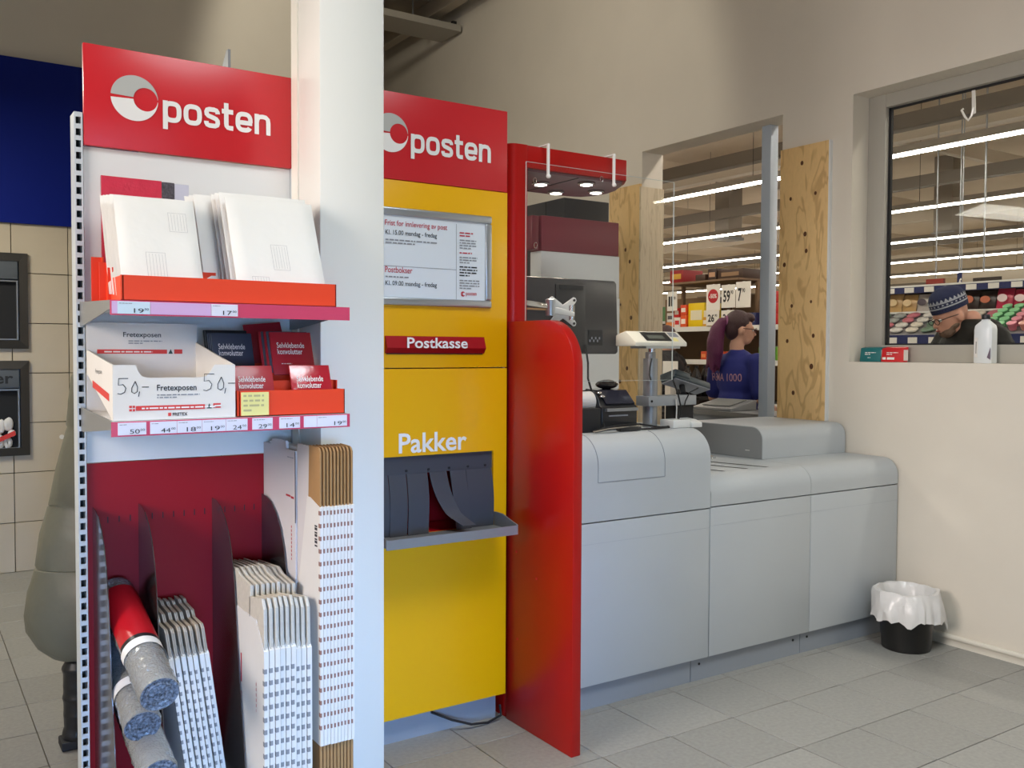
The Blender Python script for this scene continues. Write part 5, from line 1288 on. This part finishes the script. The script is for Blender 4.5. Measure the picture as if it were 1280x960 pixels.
def person(label_, loc, rotz, sc, tilt=0.0, turn=0.0, arms=None, skin=None, drop=0.0):
    t = thing('person', label_, 'person', loc)
    M = Matrix.Translation(loc) @ Matrix.Rotation(rotz, 4, 'Z') @ Matrix.Scale(sc, 4)
    HM = head_m(tilt, turn, drop)
    g = G(); h = G()
    h.ell((0, .012, 1.655), (.073, .093, .096)).ell((0, -.022, 1.612), (.060, .070, .092)).ell((0, -.045, 1.555), (.044, .044, .036))
    h.cap((0, -.088, 1.63), (0, -.108, 1.600), .009, .013).ell((0, -.072, 1.648), (.05, .022, .013)).ell((0, -.088, 1.572), (.024, .012, .010))
    for s_ in (-1, 1): h.ell((s_ * .074, .012, 1.612), (.011, .022, .033))
    h.cap((0, .02, 1.50), (0, .005, 1.56), .05, .048); h.xf(HM)
    g.add(h.v, h.f)
    g.cap((0, .02, 1.40), (0, .015, 1.52), .056, .05)
    g.ell((0, .0, 1.28), (.168, .108, .20)).ell((0, 0, 1.08), (.142, .098, .17)).ell((0, .008, .93), (.165, .115, .13)).cap((-.15, .01, 1.395), (.15, .01, 1.395), .05, .05)
    arms = arms or (((-.235, .03, 1.12), (-.245, -.04, .88)), ((.235, .03, 1.12), (.245, -.04, .88)))
    for s_, (el, wr) in zip((-1, 1), arms):
        sh = (s_ * .182, .01, 1.385)
        g.cap(sh, el, .05, .040); g.cap(el, wr, .039, .026)
        add_hand(g, wr, Vector(wr) - Vector(el), s_)
    for s_ in (-1, 1):
        g.cap((s_ * .085, 0, .90), (s_ * .095, -.01, .50), .088, .056); g.cap((s_ * .095, -.01, .50), (s_ * .10, .02, .10), .055, .038)
        g.cap((s_ * .10, .035, .05), (s_ * .105, -.10, .035), .042, .034)
    b = remesh('body', g, skin or SKIN, t, .0085 * sc, M)
    for s_ in (-1, 1):
        e = obj('eye', G().ell((s_ * .029, -.081, 1.628), (.012, .008, .009), 10, 7).xf(M @ HM), TXTW, t, smooth=True)
        obj('iris', G().ell((s_ * .029, -.0875, 1.628), (.005, .003, .005), 8, 6).xf(M @ HM), DARKM, e, smooth=True)
    obj('mouth', G().ell((0, -.0985, 1.572), (.022, .005, .006), 10, 6).xf(M @ HM), mat('lips', srgb(170, 96, 90), .5), t, smooth=True)
    return t, M, HM, arms
def trousers(t, M, sc, m):
    g = G().ell((0, .006, .95), (.178, .128, .13))
    for s_ in (-1, 1): g.cap((s_ * .087, 0, .90), (s_ * .096, -.01, .50), .098, .074); g.cap((s_ * .096, -.01, .50), (s_ * .10, .02, .12), .074, .066)
    return remesh('trousers', g, m, t, .011 * sc, M)
def shoes(t, M, sc, m, hgt=.10):
    for s_ in (-1, 1):
        g = G().cap((s_ * .10, .04, .045), (s_ * .107, -.115, .040), .048, .042).cap((s_ * .10, .03, .05), (s_ * .10, .022, hgt), .05, .052)
        g.box(s_ * .103 - .05, s_ * .103 + .05, -.15, .085, .0, .03)
        remesh('shoe', g, m, t, .008 * sc, M, 2)
def top(t, M, sc, m, infl, arms, sleeve=1.0, name='shirt', hem=.92, bulges=False, collar=False):
    g = G()
    g.ell((0, 0, 1.28), (.168 + infl, .108 + infl, .20 + infl * .4)).ell((0, 0, 1.08), (.150 + infl, .106 + infl, .18)).ell((0, .004, hem + .06), (.168 + infl, .118 + infl, .10)).cap((-.15, .01, 1.385), (.15, .01, 1.385), .052 + infl * .7, .052 + infl * .7)
    g.cap((0, .02, 1.38), (0, .018, 1.44), .07, .064)
    for s_, (el, wr) in zip((-1, 1), arms):
        sh = Vector((s_ * .182, .01, 1.385)); el = Vector(el); wr = Vector(wr)
        if sleeve <= .5: g.cap(sh, sh.lerp(el, .8), .054 + infl, .052 + infl)
        else:
            g.cap(sh, el, .054 + infl, .046 + infl); g.cap(el, el.lerp(wr, .95), .046 + infl, .034 + infl)
        if bulges:
            for k in range(6):
                q = sh.lerp(el, k / 5); g.ell(q, ((.058 + infl) * 1.08,) * 2 + (.03,), 14, 8)
            for k in range(1, 5):
                q = el.lerp(wr, k / 5); g.ell(q, ((.05 + infl) * 1.05,) * 2 + (.028,), 14, 8)
    if bulges:
        for k in range(7):
            z = hem + .04 + .075 * k; w = 1.0 + .02 * (k % 2)
            g.ell((0, 0, z), ((.176 + infl) * w, (.120 + infl) * w, .042), 24, 8)
    if collar: g.cyl((0, .02, 1.38), (0, .012, 1.50), .12, .105, 20).ell((0, .085, 1.455), (.135, .085, .075)).ell((0, .02, 1.50), (.108, .108, .022))
    return remesh(name, g, m, t, .010 * sc, M, 4)

# cashier
ARMC = (((-.235, .02, 1.12), (-.20, -.20, 1.02)), ((.235, .0, 1.12), (.20, -.22, 1.03)))
t, M, HM, A = person('cashier with purple ponytail and glasses in a dark blue shop shirt', (5.30, 4.90, 0), math.radians(92), 1.03, math.radians(6), math.radians(-34), ARMC)
NAVYS = mat('shop_shirt', srgb(26, 36, 116), .75, bump=.1, bscale=30)
sh = top(t, M, 1.03, NAVYS, .016, A, .5)
trousers(t, M, 1.03, DARKM); shoes(t, M, 1.03, DARK)
HAIRD = mat('dark_hair', srgb(66, 42, 46), .45, bump=.6, bscale=50, stretch=(6, 6, .6)); HAIRP = mat('purple_hair', srgb(92, 26, 70), .42, bump=.7, bscale=60, stretch=(6, 6, .5))
g = G().ell((0, .028, 1.672), (.081, .098, .096)).ell((0, .06, 1.63), (.070, .062, .09)).ell((0, -.045, 1.715), (.055, .05, .04)); g.xf(HM)
remesh('hair', g, HAIRD, t, .008, M, 3)
g = G(); pts = [(0, .105, 1.675), (0, .145, 1.66), (-.005, .172, 1.60), (-.008, .178, 1.52), (-.012, .172, 1.44), (.005, .165, 1.36), (0, .16, 1.30)]; rs = [.03, .040, .054, .062, .060, .046, .015]
for a, b, r0, r1_ in zip(pts, pts[1:], rs, rs[1:]): g.cap(a, b, r0, r1_)
for k in range(12):
    a = 2 * PI * k / 12; g.cap((.045 * math.cos(a), .175 + .045 * math.sin(a), 1.46), (.05 * math.cos(a + .4), .17 + .05 * math.sin(a + .4), 1.33 - .03 * (k % 3)), .012, .005)
g.xf(HM); remesh('ponytail', g, HAIRP, t, .009, M, 4)
obj('hair_band', G().tube([(.034 * math.cos(q * PI / 8), .114, 1.675 + .034 * math.sin(q * PI / 8)) for q in range(17)], .008, 8).xf(M @ HM), mat('mauve_band', srgb(150, 90, 130), .6), t, smooth=True)
g = G()
for s_ in (-1, 1):
    g.tube([(s_ * .031 + .024 * math.cos(q * PI / 8), -.103, 1.628 + .017 * math.sin(q * PI / 8)) for q in range(17)], .0028, 6)
    g.tube([(s_ * .055, -.102, 1.632), (s_ * .072, -.06, 1.634), (s_ * .077, .005, 1.632)], .0028, 6)
g.tube([(-.008, -.105, 1.632), (.008, -.105, 1.632)], .0028, 6)
obj('glasses', g.xf(M @ HM), mat('glasses_frame', srgb(70, 26, 34), .3), t)
# lettering across the back of the shirt
dg = bpy.context.evaluated_depsgraph_get(); bv = BVHTree.FromPolygons([v.co.copy() for v in sh.data.vertices], [list(p.vertices) for p in sh.data.polygons])
tx = text('REMA 1000', mat('shirt_print', srgb(168, 128, 150), .7), sh, (4.9, 5.085, 1.285), .31, .058, face=WEST, bold=.004)
off = worldloc(t)
bm = bmesh.new(); bm.from_mesh(tx.data); bmesh.ops.triangulate(bm, faces=bm.faces); 
for _q in range(3):
    bmesh.ops.subdivide_edges(bm, edges=[e for e in bm.edges if e.calc_length() > .008], cuts=1, use_grid_fill=False); bmesh.ops.triangulate(bm, faces=bm.faces)
for v in bm.verts:
    hit = bv.ray_cast(v.co, Vector((1, 0, 0)))
    if hit[0] is not None: v.co = hit[0] - Vector((.004, 0, 0))
bm.to_mesh(tx.data); bm.free()

# man with knitted hat
ARMM = (((-.25, -.02, 1.12), (-.16, -.25, 1.08)), ((.25, -.02, 1.12), (.16, -.25, 1.08)))
t, M, HM, A = person('man in glasses, knitted blue patterned hat and dark puffer jacket', (5.66, 3.30, 0), math.radians(-118), 1.13, math.radians(22), 0, ARMM, SKINO, .075)
PUFF = mat('black_puffer', srgb(17, 17, 16), .6, bump=.4, bscale=14, spec=.25)
top(t, M, 1.13, PUFF, .055, A, 1.0, 'jacket', .80, True, True); trousers(t, M, 1.13, mat('dark_jeans', srgb(40, 44, 56), .8)); shoes(t, M, 1.13, DARK)
HATN = mat('hat_navy', srgb(28, 36, 72), .9, bump=.4, bscale=90); HATG = mat('hat_grey', srgb(168, 172, 184), .9, bump=.4, bscale=90)
def hatring(z0, z1, r0, r1_, m, nm):
    g = G(); n = 36; vs = []
    for z, r in ((z0, r0), (z1, r1_), (z1, r1_ - .006), (z0, r0 - .006)):
        for i in range(n): vs.append((r * .86 * math.cos(2 * PI * i / n), .012 + r * 1.08 * math.sin(2 * PI * i / n), z))
    fs = [(k * n + i, k * n + (i + 1) % n, ((k + 1) % 4) * n + (i + 1) % n, ((k + 1) % 4) * n + i) for k in range(4) for i in range(n)]
    return obj(nm, G().add(vs, fs).xf(M @ HM @ Matrix.Translation((0, .02, 0)) @ Matrix.Rotation(math.radians(-12), 4, 'X') @ Matrix.Translation((0, .30, .02))) if False else G().add(vs, fs).xf(M @ HM), m, t, smooth=True)
zz = 1.662; 
for dz, ra, rb, m, nm in ((.026, .096, .098, HATN, 'hat_brim'), (.008, .0985, .0985, HATG, 'hat_stripe'), (.018, .098, .097, HATN, 'hat_band'), (.008, .0975, .0965, HATG, 'hat_stripe'), (.022, .096, .090, HATN, 'hat_crown')):
    hatring(zz, zz + dz, ra, rb, m, nm); zz += dz
g = G(); n = 36; prof_ = [(.090, zz), (.080, zz + .018), (.062, zz + .034), (.036, zz + .045), (.004, zz + .049)]; vs = []
for r, z in prof_:
    for i in range(n): vs.append((r * .86 * math.cos(2 * PI * i / n), .012 + r * 1.08 * math.sin(2 * PI * i / n), z))
fs = [(k * n + i, k * n + (i + 1) % n, (k + 1) * n + (i + 1) % n, (k + 1) * n + i) for k in range(4) for i in range(n)] + [tuple(range(4 * n, 5 * n))]
obj('hat_top', G().add(vs, fs).xf(M @ HM), HATN, t, smooth=True)
g = G()
for i in range(26):
    a = 2 * PI * i / 26; b = a + PI / 26
    def hp(ang, r, z): return (r * .86 * math.cos(ang), .012 + r * 1.08 * math.sin(ang), z)
    g.add([hp(a - .05, .0995, 1.701), hp(a + .05, .0995, 1.701), hp(a + .05, .0990, 1.709), hp(a - .05, .0990, 1.709)], [(0, 1, 2, 3)])
    g.add([hp(a - .10, .0985, 1.723), hp(a + .10, .0985, 1.723), hp(a, .0945, 1.738)], [(0, 1, 2)])
obj('hat_pattern', g.xf(M @ HM), HATG, t)['kind'] = 'stuff'
g = G()
for s_ in (-1, 1):
    g.tube([(s_ * .031 + .024 * math.cos(q * PI / 8), -.104, 1.626 + .016 * math.sin(q * PI / 8)) for q in range(17)], .002, 6)
    g.tube([(s_ * .055, -.102, 1.632), (s_ * .074, -.05, 1.634), (s_ * .078, .01, 1.630)], .0022, 6)
g.tube([(-.008, -.106, 1.630), (.008, -.106, 1.630)], .002, 6)
obj('glasses', g.xf(M @ HM), DARKM, t)
remesh('beard', G().ell((0, -.048, 1.550), (.050, .046, .036)).ell((0, -.02, 1.575), (.062, .05, .03)).xf(HM), mat('grey_brown_beard', srgb(112, 88, 72), .8, bump=.6, bscale=90), t, .007, M, 3)

# customer in a black coat beyond the passage
t, M, HM, A = person('customer in a black padded coat beyond the passage, half hidden by the scale', (6.35, 6.78, 0), math.radians(20), 1.0)
top(t, M, 1.0, mat('black_coat', srgb(30, 30, 36), .6, bump=.3, bscale=20), .05, A, 1.0, 'coat', .70, True, True); trousers(t, M, 1.0, DARKM); shoes(t, M, 1.0, DARK)
remesh('hair', G().ell((0, .025, 1.675), (.080, .098, .095)).ell((0, .06, 1.62), (.066, .055, .08)), HAIRD, t, .009, M, 3)

# person in a long green coat behind the shelf
t, M, HM, A = person('person in a long olive green puffer coat and black boots behind the shelf', (.77, 3.86, 0), math.radians(90), 1.04, math.radians(5))
CO = mat('olive_puffer', srgb(102, 101, 86), .45, var=.1, vscale=5, bump=.9, bscale=7)
prof_ = [(1.505, .085, .085), (1.47, .15, .15), (1.43, .195, .17), (1.40, .212, .165), (1.30, .222, .155), (1.21, .229, .16), (1.20, .226, .158), (1.19, .232, .162), (1.06, .268, .185), (.92, .304, .215), (.91, .301, .212), (.90, .308, .218), (.80, .331, .24), (.695, .348, .26), (.688, .345, .257), (.68, .353, .262), (.59, .372, .285), (.50, .374, .29), (.44, .368, .285), (.385, .345, .265), (.345, .30, .23), (.36, .26, .20)]
n = 48; vs = []; fs = []
for k, (z, a, b) in enumerate(prof_):
    for i in range(n):
        th = 2 * PI * i / n; w = 1 + .05 * noise.noise(Vector((1.6 * math.cos(th), 1.6 * math.sin(th), z * 5))) + .03 * noise.noise(Vector((4 * math.cos(th), 4 * math.sin(th), z * 12)))
        vs.append((.765 + a * w * math.cos(th), 3.86 + b * w * math.sin(th), z + .006 * math.sin(3 * th + k)))
for k in range(len(prof_) - 1):
    for i in range(n): fs.append((k * n + i, k * n + (i + 1) % n, (k + 1) * n + (i + 1) % n, (k + 1) * n + i))
obj('coat', G().add(vs, fs), CO, t, smooth=True)
for s_, (el, wr) in zip((-1, 1), A):
    g = G().cap((s_ * .165, .01, 1.36), el, .08, .075).cap(el, Vector(el).lerp(Vector(wr), .95), .075, .055)
    for k in range(3): g.ell(Vector((s_ * .165, .01, 1.36)).lerp(Vector(el), .25 + .35 * k), (.085, .085, .05))
    remesh('coat_sleeve', g, CO, t, .012, M, 4)
trousers(t, M, 1.04, DARKM)
remesh('hood', G().ell((0, .025, 1.66), (.092, .105, .115)).ell((0, .03, 1.52), (.098, .10, .10)), CO, t, .011, M, 3)
for x, y in ((.555, 3.80), (.70, 3.92)):
    g = G()
    g.cap((x, y, .09), (x + .005, y, .30), .052, .058).cap((x - .01, y, .05), (x + .15, y - .01, .045), .05, .044)
    for z, r in ((.125, .060), (.19, .064), (.235, .060), (.30, .066)): g.ell((x + .004, y, z), (r, r, .022), 16, 6)
    bt_ = remesh('boot', g, mat('black_leather', srgb(30, 30, 32), .4), t, .008, Matrix.Identity(4), 2)
    obj('sole', G().prism([(x - .065, y - .045), (x + .12, y - .05), (x + .19, y - .02), (x + .19, y + .02), (x + .12, y + .045), (x - .065, y + .05)], 'z', .001, .035), DARKM, bt_, bevel=.006)
